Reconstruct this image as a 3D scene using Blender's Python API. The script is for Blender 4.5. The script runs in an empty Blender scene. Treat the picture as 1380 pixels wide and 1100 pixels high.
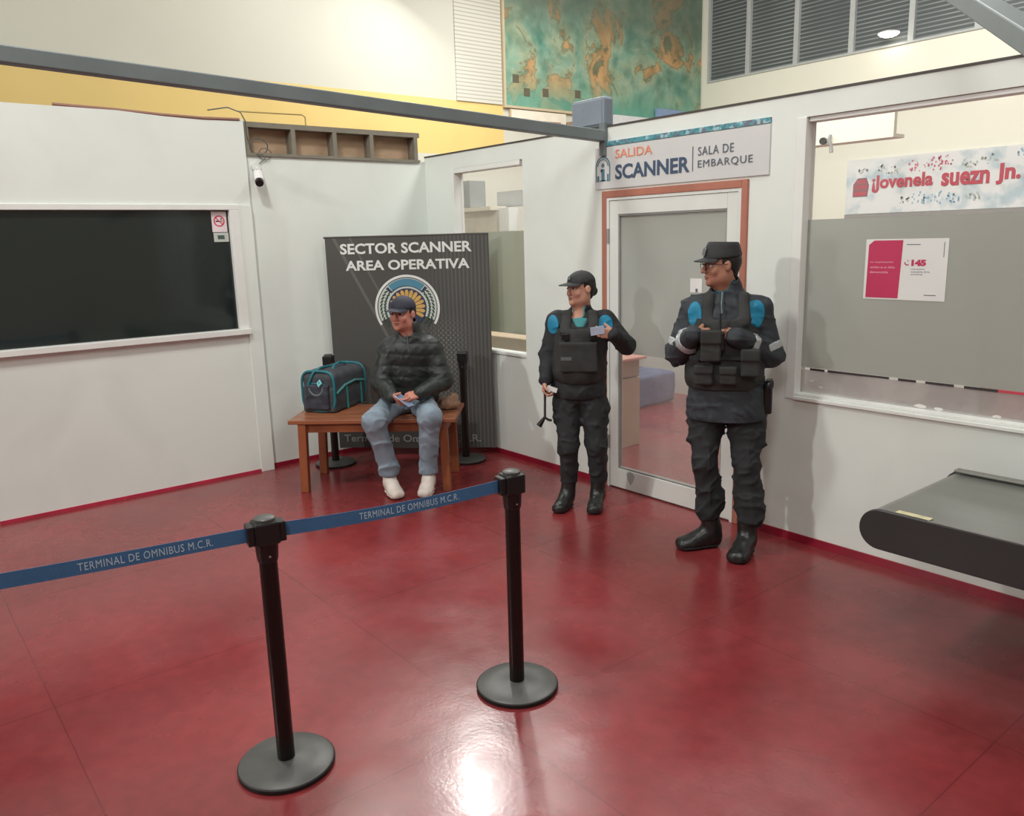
import bpy, math, random
import numpy as np
from mathutils import Vector, Matrix
random.seed(7)
SC = bpy.context.scene
COL = SC.collection
PI = math.pi
VT = SC.view_settings
SC.display_settings.display_device = 'sRGB'
VT.view_transform = 'Standard'; VT.look = 'None'; VT.gamma = 1.0; VT.use_curve_mapping = False
VT.exposure = -0.76

# ------------------------------------------------------------------ helpers
def lin(c):
    return tuple(((v/255.)/12.92 if v/255. <= .04045 else ((v/255.+.055)/1.055)**2.4) for v in c)

MATS = {}
def mat(name, rgb, rough=.6, metal=0., var=None, bump=None, spec=.5, emit=None, stretch=(1, 1, 1), sheen=0.):
    """var=(scale, amount): brightness variation; bump=(scale, strength)"""
    if name in MATS: return MATS[name]
    m = bpy.data.materials.new(name); m.use_nodes = True
    nt = m.node_tree; n = nt.nodes; b = n['Principled BSDF']
    c = lin(rgb)
    b.inputs['Base Color'].default_value = (*c, 1)
    b.inputs['Roughness'].default_value = rough
    b.inputs['Metallic'].default_value = metal
    b.inputs['Specular IOR Level'].default_value = spec
    if sheen: b.inputs['Sheen Weight'].default_value = sheen
    tc = n.new('ShaderNodeTexCoord'); mp = n.new('ShaderNodeMapping'); mp.inputs['Scale'].default_value = stretch
    nt.links.new(tc.outputs['Object'], mp.inputs['Vector'])
    if var is None: var = (9., .06)
    ns = n.new('ShaderNodeTexNoise'); ns.inputs['Scale'].default_value = var[0]; ns.inputs['Detail'].default_value = 5
    nt.links.new(mp.outputs[0], ns.inputs['Vector'])
    rp = n.new('ShaderNodeValToRGB'); e = rp.color_ramp.elements
    e[0].position = .3; e[1].position = .7
    a = var[1]
    e[0].color = (*[v*(1-a) for v in c], 1); e[1].color = (*[min(1, v*(1+a)) for v in c], 1)
    nt.links.new(ns.outputs['Fac'], rp.inputs['Fac']); nt.links.new(rp.outputs['Color'], b.inputs['Base Color'])
    if bump:
        nb = n.new('ShaderNodeTexNoise'); nb.inputs['Scale'].default_value = bump[0]; nb.inputs['Detail'].default_value = 4
        nt.links.new(mp.outputs[0], nb.inputs['Vector'])
        bp = n.new('ShaderNodeBump'); bp.inputs['Strength'].default_value = bump[1]; bp.inputs['Distance'].default_value = .01
        nt.links.new(nb.outputs['Fac'], bp.inputs['Height']); nt.links.new(bp.outputs['Normal'], b.inputs['Normal'])
    if emit:
        b.inputs['Emission Color'].default_value = (*lin(emit[0]), 1); b.inputs['Emission Strength'].default_value = emit[1]
    MATS[name] = m
    return m

def prop(o, label=None, cat=None, group=None, kind=None):
    if label: o['label'] = label
    if cat: o['category'] = cat
    if group: o['group'] = group
    if kind: o['kind'] = kind
    return o

def empty(name, loc, rz=0, label=None, cat=None, group=None):
    o = bpy.data.objects.new(name, None); COL.objects.link(o)
    o.location = loc; o.rotation_euler = (0, 0, rz); o.empty_display_size = .1
    return prop(o, label, cat, group)

class MB:
    """collects shapes, builds ONE mesh object"""
    def __init__(s): s.v = []; s.f = []; s.mi = []; s.cur = 0
    def add(s, vs, fs):
        k = len(s.v); s.v += [tuple(v) for v in vs]
        for f in fs: s.f.append(tuple(i+k for i in f)); s.mi.append(s.cur)
        return s
    def box(s, lo, hi, M=None):
        x0, y0, z0 = lo; x1, y1, z1 = hi
        vs = [(x0,y0,z0),(x1,y0,z0),(x1,y1,z0),(x0,y1,z0),(x0,y0,z1),(x1,y0,z1),(x1,y1,z1),(x0,y1,z1)]
        if M is not None: vs = [M @ Vector(v) for v in vs]
        return s.add(vs, [(0,3,2,1),(4,5,6,7),(0,1,5,4),(1,2,6,5),(2,3,7,6),(3,0,4,7)])
    def beam(s, a, b, w, h, up=(0, 0, 1)):
        a = Vector(a); b = Vector(b); d = (b-a).normalized(); sd = d.cross(Vector(up)).normalized(); u = sd.cross(d)
        vs = [p + sd*i*w/2 + u*j*h/2 for p in (a, b) for i, j in ((-1,-1),(1,-1),(1,1),(-1,1))]
        return s.add(vs, [(0,1,2,3),(7,6,5,4),(0,4,5,1),(1,5,6,2),(2,6,7,3),(3,7,4,0)])
    def tube(s, pts, r, n=10, closed=False):
        pts = [Vector(p) for p in pts]; N = len(pts); rr = r if isinstance(r, (list, tuple)) else [r]*N
        prev = None; rings = []
        for i, p in enumerate(pts):
            if closed: d = pts[(i+1) % N]-pts[i-1]
            else: d = pts[min(i+1, N-1)]-pts[max(i-1, 0)]
            d.normalize()
            if prev is None:
                prev = d.orthogonal().normalized()
            sd = (prev - d*prev.dot(d)).normalized(); prev = sd; up = d.cross(sd)
            rings.append([p+sd*math.cos(2*PI*k/n)*rr[i]+up*math.sin(2*PI*k/n)*rr[i] for k in range(n)])
        vs = [v for rg in rings for v in rg]; fs = []
        for i in range(N if closed else N-1):
            j = (i+1) % N
            for k in range(n):
                fs.append((i*n+k, i*n+(k+1) % n, j*n+(k+1) % n, j*n+k))
        if not closed:
            fs.append(tuple(range(n-1, -1, -1))); fs.append(tuple((N-1)*n+k for k in range(n)))
        return s.add(vs, fs)
    def lathe(s, prof, c=(0, 0, 0), n=48):
        vs = []; fs = []
        for r, z in prof:
            for k in range(n):
                a = 2*PI*k/n; vs.append((c[0]+r*math.cos(a), c[1]+r*math.sin(a), c[2]+z))
        for i in range(len(prof)-1):
            for k in range(n):
                fs.append((i*n+k, i*n+(k+1) % n, (i+1)*n+(k+1) % n, (i+1)*n+k))
        fs.append(tuple(range(n-1, -1, -1))); fs.append(tuple((len(prof)-1)*n+k for k in range(n)))
        return s.add(vs, fs)
    def prism(s, poly, O, U, V, t):
        """extrude 2D polygon (ccw) lying in plane O + u*U + v*V by thickness t along U x V"""
        O = Vector(O); U = Vector(U); V = Vector(V); N = U.cross(V).normalized()
        n = len(poly)
        bt = [O+U*p[0]+V*p[1] for p in poly]; tp = [p+N*t for p in bt]
        fs = [tuple(range(n-1, -1, -1)), tuple(range(n, 2*n))]
        for k in range(n): j = (k+1) % n; fs.append((k, j, j+n, k+n))
        return s.add(bt+tp, fs)
    def ring(s, c, r0, r1, a0, a1, O, U, V, t, n=40):
        """annular sector in the plane"""
        for k in range(n):
            p = a0+(a1-a0)*k/n; q = a0+(a1-a0)*(k+1)/n
            s.prism([(c[0]+r0*math.cos(p), c[1]+r0*math.sin(p)), (c[0]+r1*math.cos(p), c[1]+r1*math.sin(p)),
                     (c[0]+r1*math.cos(q), c[1]+r1*math.sin(q)), (c[0]+r0*math.cos(q), c[1]+r0*math.sin(q))], O, U, V, t)
        return s
    def build(s, name, m, parent=None, bevel=0, smooth=False, loc=None, rz=0):
        me = bpy.data.meshes.new(name); me.from_pydata(s.v, [], s.f); me.update()
        ms = m if isinstance(m, (list, tuple)) else [m]
        for q in ms: me.materials.append(q)
        if len(ms) > 1:
            me.polygons.foreach_set('material_index', s.mi)
        if smooth: me.polygons.foreach_set('use_smooth', [True]*len(me.polygons))
        o = bpy.data.objects.new(name, me); COL.objects.link(o)
        if loc: o.location = loc
        o.rotation_euler = (0, 0, rz)
        if parent: o.parent = parent
        if bevel:
            b = o.modifiers.new('Bevel', 'BEVEL'); b.width = bevel; b.segments = 2; b.limit_method = 'ANGLE'; b.angle_limit = .6
        if smooth:
            e = o.modifiers.new('EdgeSplit', 'EDGE_SPLIT'); e.split_angle = .7
        return o

def lettering(txt, O, U, V, size, m, name='lettering', parent=None, width=None, height=None, bold=0., thick=.0015, align='LEFT', spacing=1.):
    """flat raised letters as a mesh. O origin (world or parent-local), U reading direction, V up"""
    cu = bpy.data.curves.new('txt', 'FONT'); cu.body = txt; cu.size = size; cu.extrude = thick/2; cu.offset = bold; cu.align_x = align
    cu.space_character = spacing; cu.resolution_u = 3
    t = bpy.data.objects.new('txt', cu); COL.objects.link(t)
    dg = bpy.context.evaluated_depsgraph_get(); dg.update()
    me = bpy.data.meshes.new_from_object(t.evaluated_get(dg)); bpy.data.objects.remove(t)
    n = len(me.vertices); co = np.empty(n*3, np.float32); me.vertices.foreach_get('co', co); co = co.reshape(-1, 3)
    x0, x1 = co[:, 0].min(), co[:, 0].max(); y0, y1 = co[:, 1].min(), co[:, 1].max()
    sx = width/(x1-x0) if width else 1.; sy = height/(y1-y0) if height else (sx if width else 1.)
    if height and not width: sx = sy
    U = np.array(U, float); V = np.array(V, float); N = np.cross(U, V); O = np.array(O, float)
    X = (co[:, 0]-(x0 if width else 0))*sx; Y = (co[:, 1]-(y0 if (width or height) else 0))*sy
    P = O+X[:, None]*U+Y[:, None]*V+(co[:, 2]+thick/2)[:, None]*N
    me.vertices.foreach_set('co', P.astype(np.float32).ravel()); me.update()
    me.materials.clear(); me.materials.append(m)
    o = bpy.data.objects.new(name, me); COL.objects.link(o)
    if parent: o.parent = parent
    return o

# ------------------------------------------------------------------ camera
CAMP = (6.417609, -4.250178, 1.85)
yaw, pitch, roll, FPX = 0.8941865, 0.2061394, -0.0270606, 1091.926
f_ = np.array([-math.sin(yaw)*math.cos(pitch), math.cos(yaw)*math.cos(pitch), -math.sin(pitch)])
r_ = np.array([math.cos(yaw), math.sin(yaw), 0.]); u_ = np.cross(r_, f_)
r2 = math.cos(roll)*r_+math.sin(roll)*u_; u2 = -math.sin(roll)*r_+math.cos(roll)*u_
cd = bpy.data.cameras.new('camera'); cam = bpy.data.objects.new('camera', cd); COL.objects.link(cam)
cam.matrix_world = Matrix([[r2[0], u2[0], -f_[0], CAMP[0]], [r2[1], u2[1], -f_[1], CAMP[1]], [r2[2], u2[2], -f_[2], CAMP[2]], [0, 0, 0, 1]])
cd.sensor_fit = 'HORIZONTAL'; cd.sensor_width = 36.; cd.lens = FPX/1380*36.; cd.clip_start = .05; cd.clip_end = 100
SC.camera = cam

# ------------------------------------------------------------------ signed-distance modelling of soft bodies
def nrm(v):
    v = np.array(v, float); return v/(np.linalg.norm(v)+1e-12)

class Grid:
    """space: (a, y, z) local to a figure; design points come as (a, b, z) with y = -b"""
    def __init__(s, lo, hi, h):
        s.h = h; s.lo = np.array(lo, float)
        n = np.ceil((np.array(hi)-s.lo)/h).astype(int)+1
        s.ax = [(s.lo[i]+h*np.arange(n[i])).astype(np.float32) for i in range(3)]
        s.F = np.full(n, 1., np.float32)
    def _put(s, fn, lo, hi, k, op):
        m = k+3*s.h; sl = []
        for i in range(3):
            i0 = int(np.searchsorted(s.ax[i], lo[i]-m)); i1 = int(np.searchsorted(s.ax[i], hi[i]+m))
            if i1 <= i0: return s
            sl.append(slice(i0, i1))
        X = s.ax[0][sl[0]][:, None, None]; Y = s.ax[1][sl[1]][None, :, None]; Z = s.ax[2][sl[2]][None, None, :]
        d = fn(X, Y, Z).astype(np.float32); A = s.F[tuple(sl)]
        d = np.broadcast_to(d, A.shape)
        if op == 'u':
            if k > 0:
                t = np.clip(.5+.5*(A-d)/k, 0, 1); s.F[tuple(sl)] = A*(1-t)+d*t-k*t*(1-t)
            else: s.F[tuple(sl)] = np.minimum(A, d)
        else:
            d = -d
            if k > 0:
                t = np.clip(.5+.5*(d-A)/k, 0, 1); s.F[tuple(sl)] = A*(1-t)+d*t+k*t*(1-t)
            else: s.F[tuple(sl)] = np.maximum(A, d)
        return s
    def ell(s, c, r, M=None, k=.02, op='u'):
        c = np.array(c, float); r = np.array(r, float); M = np.eye(3) if M is None else np.array(M, float)
        def fn(X, Y, Z):
            x, y, z = X-c[0], Y-c[1], Z-c[2]
            q = 0; q2 = 0
            for i in range(3):
                w = x*M[i][0]+y*M[i][1]+z*M[i][2]
                q = q+(w/r[i])**2; q2 = q2+(w/r[i]**2)**2
            q = np.sqrt(q); q2 = np.sqrt(q2)+1e-6
            return q*(q-1)/q2
        e = np.sqrt(((M*r[:, None])**2).sum(0))
        return s._put(fn, c-e, c+e, k, op)
    def erc(s, a, b, ra, rb, side=(1, 0, 0), k=.02, op='u'):
        """tapered capsule; ra/rb scalar or (width radius, depth radius)"""
        a = np.array(a, float); b = np.array(b, float)
        ra = ra if isinstance(ra, tuple) else (ra, ra); rb = rb if isinstance(rb, tuple) else (rb, rb)
        L = np.linalg.norm(b-a)+1e-9; d = (b-a)/L
        sd = nrm(np.array(side, float)-d*np.dot(side, d))
        if abs(np.dot(nrm(side), d)) > .98: sd = nrm(np.cross(d, [0.3, .5, .8]))
        fr = np.cross(d, sd)
        def fn(X, Y, Z):
            x, y, z = X-a[0], Y-a[1], Z-a[2]
            t = (x*d[0]+y*d[1]+z*d[2]); tc = np.clip(t/L, 0, 1)
            ax_ = t-tc*L
            ws = x*sd[0]+y*sd[1]+z*sd[2]; wf = x*fr[0]+y*fr[1]+z*fr[2]
            rw = ra[0]+(rb[0]-ra[0])*tc; rd = ra[1]+(rb[1]-ra[1])*tc; rm = np.minimum(rw, rd)
            q = np.sqrt((ws/rw)**2+(wf/rd)**2+(ax_/rm)**2)
            q2 = np.sqrt((ws/rw**2)**2+(wf/rd**2)**2+(ax_/rm**2)**2)+1e-6
            return np.where(q < .05, q*rm-rm, q*(q-1)/q2)
        R = max(*ra, *rb)
        return s._put(fn, np.minimum(a, b)-R, np.maximum(a, b)+R, k, op)
    def chain(s, pts, rs, k=.02, side=(1, 0, 0)):
        for i in range(len(pts)-1): s.erc(pts[i], pts[i+1], rs[i], rs[i+1], side, k)
        return s
    def box(s, c, hf, M=None, rd=.01, k=.01, op='u'):
        c = np.array(c, float); hf = np.array(hf, float); M = np.eye(3) if M is None else np.array(M, float)
        def fn(X, Y, Z):
            x, y, z = X-c[0], Y-c[1], Z-c[2]; o = 0; mx = -1e9
            for i in range(3):
                w = np.abs(x*M[i][0]+y*M[i][1]+z*M[i][2])-(hf[i]-rd)
                o = o+np.maximum(w, 0)**2; mx = np.maximum(mx, w)
            return np.sqrt(o)+np.minimum(mx, 0)-rd
        e = (np.abs(M)*hf[:, None]).sum(0)
        return s._put(fn, c-e, c+e, k, op)
    def half(s, p, n, k=.004):
        """cut away the side the normal points to"""
        n = nrm(n); p = np.array(p, float)
        X = s.ax[0][:, None, None]; Y = s.ax[1][None, :, None]; Z = s.ax[2][None, None, :]
        d = (X-p[0])*n[0]+(Y-p[1])*n[1]+(Z-p[2])*n[2]
        s.F = np.maximum(s.F, d.astype(np.float32)); return s
    def noise(s, amp, scale, seed=0, stretch=(1, 1, 1)):
        rs = np.random.RandomState(seed); X = s.ax[0][:, None, None]; Y = s.ax[1][None, :, None]; Z = s.ax[2][None, None, :]
        tot = 0
        for i in range(5):
            kv = nrm(rs.randn(3))*np.array(stretch)*2*PI/(scale*rs.uniform(.7, 1.4)); kw = rs.randn(3)*2*PI/(scale*3)
            ph = rs.uniform(0, 6.28)
            tot = tot+np.sin(X*kv[0]+Y*kv[1]+Z*kv[2]+ph+1.3*np.sin(X*kw[0]+Y*kw[1]+Z*kw[2]))
        s.F = (s.F+amp*tot/3).astype(np.float32); return s
    def folds(s, amp, scale, seed=0, stretch=(1, 1, 1), n=4):
        """sharp-valleyed cloth creases, fading in and out"""
        rs = np.random.RandomState(seed); X = s.ax[0][:, None, None]; Y = s.ax[1][None, :, None]; Z = s.ax[2][None, None, :]
        tot = 0
        for i in range(n):
            kv = nrm(rs.randn(3)*np.array(stretch))*2*PI/(scale*rs.uniform(.8, 1.5)); kw = rs.randn(3)*2*PI/(scale*2.2); km = rs.randn(3)*2*PI/(scale*2.8)
            a = rs.uniform(0, 6.28); b = rs.uniform(0, 6.28)
            w = np.clip(.25+.9*np.sin(X*km[0]+Y*km[1]+Z*km[2]+b), 0, 1)
            tot = tot+w*(1-np.abs(np.sin(.5*(X*kv[0]+Y*kv[1]+Z*kv[2])+a+.7*np.sin(X*kw[0]+Y*kw[1]+Z*kw[2]))))**2
        s.F = (s.F-amp*(tot-.30)).astype(np.float32); return s
    def shell_of(s, other, off, fn):
        """region of another solid, grown by off; fn gives the limiting field on s's own primitives"""
        s.F = np.maximum(other.F-off, s.F).astype(np.float32); return s
    def like(s):
        g = Grid.__new__(Grid); g.h = s.h; g.lo = s.lo; g.ax = s.ax; g.F = np.full(s.F.shape, 1., np.float32); return g
    def mesh(s, name, m, parent=None, mats=None, iters=1):
        F = s.F.copy()
        for ax in range(3):      # close the volume at the grid's border
            idx = [slice(None)]*3
            for e in (0, -1): idx[ax] = e; F[tuple(idx)] = np.maximum(F[tuple(idx)], s.h)
        S = F < 0; n = F.shape
        c = S[:-1, :-1, :-1].astype(np.int8)
        tot = np.zeros(c.shape, np.int8)
        for i in (0, 1):
            for j in (0, 1):
                for k in (0, 1): tot += S[i:n[0]-1+i, j:n[1]-1+j, k:n[2]-1+k]
        act = (tot > 0) & (tot < 8); I = np.argwhere(act)
        if len(I) == 0: raise ValueError('empty volume '+name)
        vid = np.full(c.shape, -1, np.int32); vid[tuple(I.T)] = np.arange(len(I))
        acc = np.zeros((len(I), 3)); cnt = np.zeros(len(I))
        cs = [(i, j, k) for i in (0, 1) for j in (0, 1) for k in (0, 1)]
        for p in cs:
            for q in cs:
                if q > p and sum(abs(a-b) for a, b in zip(p, q)) == 1:
                    fa = F[I[:, 0]+p[0], I[:, 1]+p[1], I[:, 2]+p[2]]; fb = F[I[:, 0]+q[0], I[:, 1]+q[1], I[:, 2]+q[2]]
                    cr = (fa < 0) != (fb < 0); t = np.where(cr, fa/np.where(cr, fa-fb, 1), 0)
                    for ax in range(3): acc[:, ax] += np.where(cr, p[ax]+t*(q[ax]-p[ax]), 0)
                    cnt += cr
        V = s.lo+(I+acc/cnt[:, None])*s.h
        quads = []
        for ax in range(3):
            u, v = (ax+1) % 3, (ax+2) % 3
            a = [slice(None)]*3; b = [slice(None)]*3; a[ax] = slice(0, -1); b[ax] = slice(1, None)
            A = S[tuple(a)]; B = S[tuple(b)]
            for sgn in (0, 1):
                E = np.argwhere((A & ~B) if sgn == 0 else (~A & B))
                if len(E) == 0: continue
                ok = (E[:, u] > 0) & (E[:, v] > 0) & (E[:, u] < n[u]-1) & (E[:, v] < n[v]-1); E = E[ok]
                def g(du, dv):
                    e = E.copy(); e[:, u] -= du; e[:, v] -= dv; return vid[e[:, 0], e[:, 1], e[:, 2]]
                Q = np.stack([g(0, 0), g(1, 0), g(1, 1), g(0, 1)], 1)
                quads.append(Q if sgn == 0 else Q[:, ::-1])
        Q = np.concatenate(quads); Q = Q[(Q >= 0).all(1)]
        for _ in range(iters):    # light relaxation
            sm = np.zeros_like(V); ct = np.zeros(len(V))
            for i in range(4):
                j = (i+1) % 4
                np.add.at(sm, Q[:, i], V[Q[:, j]]); np.add.at(ct, Q[:, i], 1)
                np.add.at(sm, Q[:, j], V[Q[:, i]]); np.add.at(ct, Q[:, j], 1)
            V = .5*V+.5*sm/np.maximum(ct, 1)[:, None]
        me = bpy.data.meshes.new(name); me.vertices.add(len(V)); me.vertices.foreach_set('co', V.astype(np.float32).ravel())
        me.loops.add(len(Q)*4); me.loops.foreach_set('vertex_index', Q.astype(np.int32).ravel())
        me.polygons.add(len(Q)); me.polygons.foreach_set('loop_start', np.arange(0, len(Q)*4, 4, dtype=np.int32))
        me.polygons.foreach_set('loop_total', np.full(len(Q), 4, np.int32))
        me.polygons.foreach_set('use_smooth', np.ones(len(Q), bool))
        me.update(); me.validate()
        for q in (mats or [m]): me.materials.append(q)
        o = bpy.data.objects.new(name, me); COL.objects.link(o)
        if parent: o.parent = parent
        return o
# ================================================================== MATERIALS OF THE PLACE
def nodes_of(m): return m.node_tree, m.node_tree.nodes

def floor_mat():
    m = bpy.data.materials.new('red_painted_floor'); m.use_nodes = True; nt, n = nodes_of(m); b = n['Principled BSDF']
    L = nt.links.new
    tc = n.new('ShaderNodeTexCoord')
    def noise(sc, det=4, w=0):
        q = n.new('ShaderNodeTexNoise'); q.inputs['Scale'].default_value = sc; q.inputs['Detail'].default_value = det
        L(tc.outputs['Object'], q.inputs['Vector']); return q
    def ramp(src, p0, c0, p1, c1):
        r = n.new('ShaderNodeValToRGB'); e = r.color_ramp.elements; e[0].position = p0; e[0].color = (*c0, 1); e[1].position = p1; e[1].color = (*c1, 1)
        L(src, r.inputs['Fac']); return r
    n1 = noise(1.1, 6); base = ramp(n1.outputs['Fac'], .3, lin(FLOOR_A), .72, lin(FLOOR_B))
    n2 = noise(14, 5); g = ramp(n2.outputs['Fac'], .35, (.9, .9, .9), .7, (1.08, 1.08, 1.08))
    mx = n.new('ShaderNodeMix'); mx.data_type = 'RGBA'; mx.blend_type = 'MULTIPLY'; mx.inputs[0].default_value = 1
    L(base.outputs[0], mx.inputs[6]); L(g.outputs[0], mx.inputs[7])
    # slab joints every 1.3 m
    sp = n.new('ShaderNodeSeparateXYZ'); L(tc.outputs['Object'], sp.inputs[0])
    def joint(sock, off):
        a = n.new('ShaderNodeMath'); a.operation = 'ADD'; a.inputs[1].default_value = off; L(sock, a.inputs[0])
        d = n.new('ShaderNodeMath'); d.operation = 'PINGPONG'; d.inputs[1].default_value = .65; L(a.outputs[0], d.inputs[0])
        c = n.new('ShaderNodeMath'); c.operation = 'LESS_THAN'; c.inputs[1].default_value = .003; L(d.outputs[0], c.inputs[0]); return c
    jx = joint(sp.outputs[0], -4.143+13); jy = joint(sp.outputs[1], 2.548+13)
    mxx = n.new('ShaderNodeMath'); mxx.operation = 'MAXIMUM'; L(jx.outputs[0], mxx.inputs[0]); L(jy.outputs[0], mxx.inputs[1])
    mj = n.new('ShaderNodeMath'); mj.operation = 'MULTIPLY'; mj.inputs[1].default_value = .55; L(mxx.outputs[0], mj.inputs[0])
    m2 = n.new('ShaderNodeMix'); m2.data_type = 'RGBA'; L(mj.outputs[0], m2.inputs[0]); L(mx.outputs[2], m2.inputs[6]); m2.inputs[7].default_value = (*lin((86, 24, 30)), 1)
    L(m2.outputs[2], b.inputs['Base Color'])
    n3 = noise(2.3, 5); rr = ramp(n3.outputs['Fac'], .3, (FLOOR_R0,)*3, .75, (FLOOR_R1,)*3); L(rr.outputs[0], b.inputs['Roughness'])
    b.inputs['Specular IOR Level'].default_value = FLOOR_SPEC
    nb = noise(55, 3); bp = n.new('ShaderNodeBump'); bp.inputs['Strength'].default_value = .09; bp.inputs['Distance'].default_value = .004
    nb2 = noise(3.5, 2); bp2 = n.new('ShaderNodeBump'); bp2.inputs['Strength'].default_value = .12; bp2.inputs['Distance'].default_value = .02
    L(nb.outputs['Fac'], bp.inputs['Height']); L(nb2.outputs['Fac'], bp2.inputs['Height']); L(bp2.outputs['Normal'], bp.inputs['Normal']); L(bp.outputs['Normal'], b.inputs['Normal'])
    return m
FLOOR_A, FLOOR_B = (114, 43, 45), (141, 51, 54); FLOOR_R0, FLOOR_R1 = .17, .33; FLOOR_SPEC = .75

def film_mat(name, rgb, clear, gloss=.12, rough=.12, peel=None, transl=.5, tint=(1, 1, 1)):
    """thin pane: transparent share, whitish scattering film, glossy reflection"""
    m = bpy.data.materials.new(name); m.use_nodes = True; nt, n = nodes_of(m); L = nt.links.new
    n.remove(n['Principled BSDF']); out = n['Material Output']
    d = n.new('ShaderNodeBsdfDiffuse'); d.inputs['Color'].default_value = (*lin(rgb), 1)
    tl = n.new('ShaderNodeBsdfTranslucent'); tl.inputs['Color'].default_value = (*lin(rgb), 1)
    a = n.new('ShaderNodeMixShader'); a.inputs[0].default_value = transl; L(d.outputs[0], a.inputs[1]); L(tl.outputs[0], a.inputs[2])
    t = n.new('ShaderNodeBsdfTransparent'); t.inputs['Color'].default_value = (*tint, 1)
    b = n.new('ShaderNodeMixShader'); b.inputs[0].default_value = clear; L(a.outputs[0], b.inputs[1]); L(t.outputs[0], b.inputs[2])
    if peel:
        tc = n.new('ShaderNodeTexCoord'); ns = n.new('ShaderNodeTexNoise'); ns.inputs['Scale'].default_value = peel[0]; ns.inputs['Detail'].default_value = 4
        L(tc.outputs['Object'], ns.inputs['Vector']); r = n.new('ShaderNodeValToRGB'); e = r.color_ramp.elements
        e[0].position = .42; e[0].color = (peel[1],)*3+(1,); e[1].position = .62; e[1].color = (clear,)*3+(1,)
        L(ns.outputs['Fac'], r.inputs['Fac']); L(r.outputs[0], b.inputs[0])
    g = n.new('ShaderNodeBsdfGlossy'); g.inputs['Roughness'].default_value = rough; g.inputs['Color'].default_value = (.95, .95, .95, 1)
    fr = n.new('ShaderNodeFresnel'); fr.inputs['IOR'].default_value = 1.45
    ml = n.new('ShaderNodeMath'); ml.operation = 'MULTIPLY_ADD'; ml.inputs[1].default_value = 1.; ml.inputs[2].default_value = gloss; gm = n.new('ShaderNodeNewGeometry'); bf = n.new('ShaderNodeMath'); bf.operation = 'SUBTRACT'; bf.inputs[0].default_value = 1.; L(gm.outputs['Backfacing'], bf.inputs[1]); m5 = n.new('ShaderNodeMath'); m5.operation = 'MULTIPLY'; L(fr.outputs[0], m5.inputs[0]); L(bf.outputs[0], m5.inputs[1]); L(m5.outputs[0], ml.inputs[0])
    c = n.new('ShaderNodeMixShader'); L(ml.outputs[0], c.inputs[0]); L(b.outputs[0], c.inputs[1]); L(g.outputs[0], c.inputs[2])
    L(c.outputs[0], out.inputs['Surface']); return m

def wall_mat(name, rgb, smudge=.05, sc=1.6):
    m = bpy.data.materials.new(name); m.use_nodes = True; nt, n = nodes_of(m); b = n['Principled BSDF']; L = nt.links.new
    tc = n.new('ShaderNodeTexCoord'); a = n.new('ShaderNodeTexNoise'); a.inputs['Scale'].default_value = sc; a.inputs['Detail'].default_value = 7; a.inputs['Distortion'].default_value = .6
    L(tc.outputs['Object'], a.inputs['Vector']); r = n.new('ShaderNodeValToRGB'); e = r.color_ramp.elements; c = lin(rgb)
    e[0].position = .25; e[0].color = (*[v*(1-smudge*1.6) for v in c], 1); e[1].position = .55; e[1].color = (*c, 1)
    L(a.outputs['Fac'], r.inputs['Fac'])
    # small scuffs, stretched sideways
    mp = n.new('ShaderNodeMapping'); mp.inputs['Scale'].default_value = (1.5, 1.5, 7); L(tc.outputs['Object'], mp.inputs['Vector'])
    s = n.new('ShaderNodeTexNoise'); s.inputs['Scale'].default_value = 2.2; s.inputs['Detail'].default_value = 8; s.inputs['Roughness'].default_value = .7; L(mp.outputs[0], s.inputs['Vector'])
    r2_ = n.new('ShaderNodeValToRGB'); e = r2_.color_ramp.elements; e[0].position = .74; e[0].color = (0, 0, 0, 1); e[1].position = .8; e[1].color = (.35, .35, .35, 1); L(s.outputs['Fac'], r2_.inputs['Fac'])
    mx = n.new('ShaderNodeMix'); mx.data_type = 'RGBA'; L(r2_.outputs[0], mx.inputs[0]); L(r.outputs[0], mx.inputs[6]); mx.inputs[7].default_value = (*[v*.72 for v in c], 1)
    L(mx.outputs[2], b.inputs['Base Color']); b.inputs['Roughness'].default_value = .55; b.inputs['Specular IOR Level'].default_value = .3
    nb = n.new('ShaderNodeTexNoise'); nb.inputs['Scale'].default_value = 7; nb.inputs['Detail'].default_value = 5; L(tc.outputs['Object'], nb.inputs['Vector'])
    bp = n.new('ShaderNodeBump'); bp.inputs['Strength'].default_value = .12; bp.inputs['Distance'].default_value = .01; L(nb.outputs['Fac'], bp.inputs['Height']); L(bp.outputs['Normal'], b.inputs['Normal'])
    return m

M_floor = floor_mat()
M_wall = wall_mat('white_partition_paint', (224, 230, 225))
M_hall = wall_mat('cream_hall_wall', (204, 203, 190), .03, .6)
M_cream = wall_mat('cream_wall', (238, 236, 220), .02, .8)
M_yellow = wall_mat('yellow_band_paint', (226, 198, 128), .05, 1.2)
M_ceil = mat('grey_ceiling', (170, 172, 170), .8)
M_white = mat('white_frame_paint', (226, 229, 226), .35, var=(6, .03))
M_alu = mat('white_aluminium', (220, 224, 220), .3, var=(4, .03))
M_grey = mat('grey_aluminium', (150, 152, 150), .4, .2)
M_steel = mat('grey_painted_steel', (112, 122, 124), .5, .1, var=(5, .08))
M_redtrim = mat('red_skirting_paint', (140, 22, 46), .35, var=(7, .12))
M_orange = mat('orange_brown_wood_trim', (170, 110, 92), .45, var=(8, .12), stretch=(1, 1, .15), bump=(30, .1))
M_darktrim = mat('dark_capping', (70, 66, 62), .6)
M_ply = mat('brown_plywood', (172, 146, 120), .75, var=(5, .14), stretch=(1, 1, 4), bump=(18, .15))
M_stud = mat('galvanised_stud', (138, 134, 122), .45, .35, var=(12, .1))
M_black = mat('black_plastic', (22, 22, 24), .35, var=(20, .1))
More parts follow.
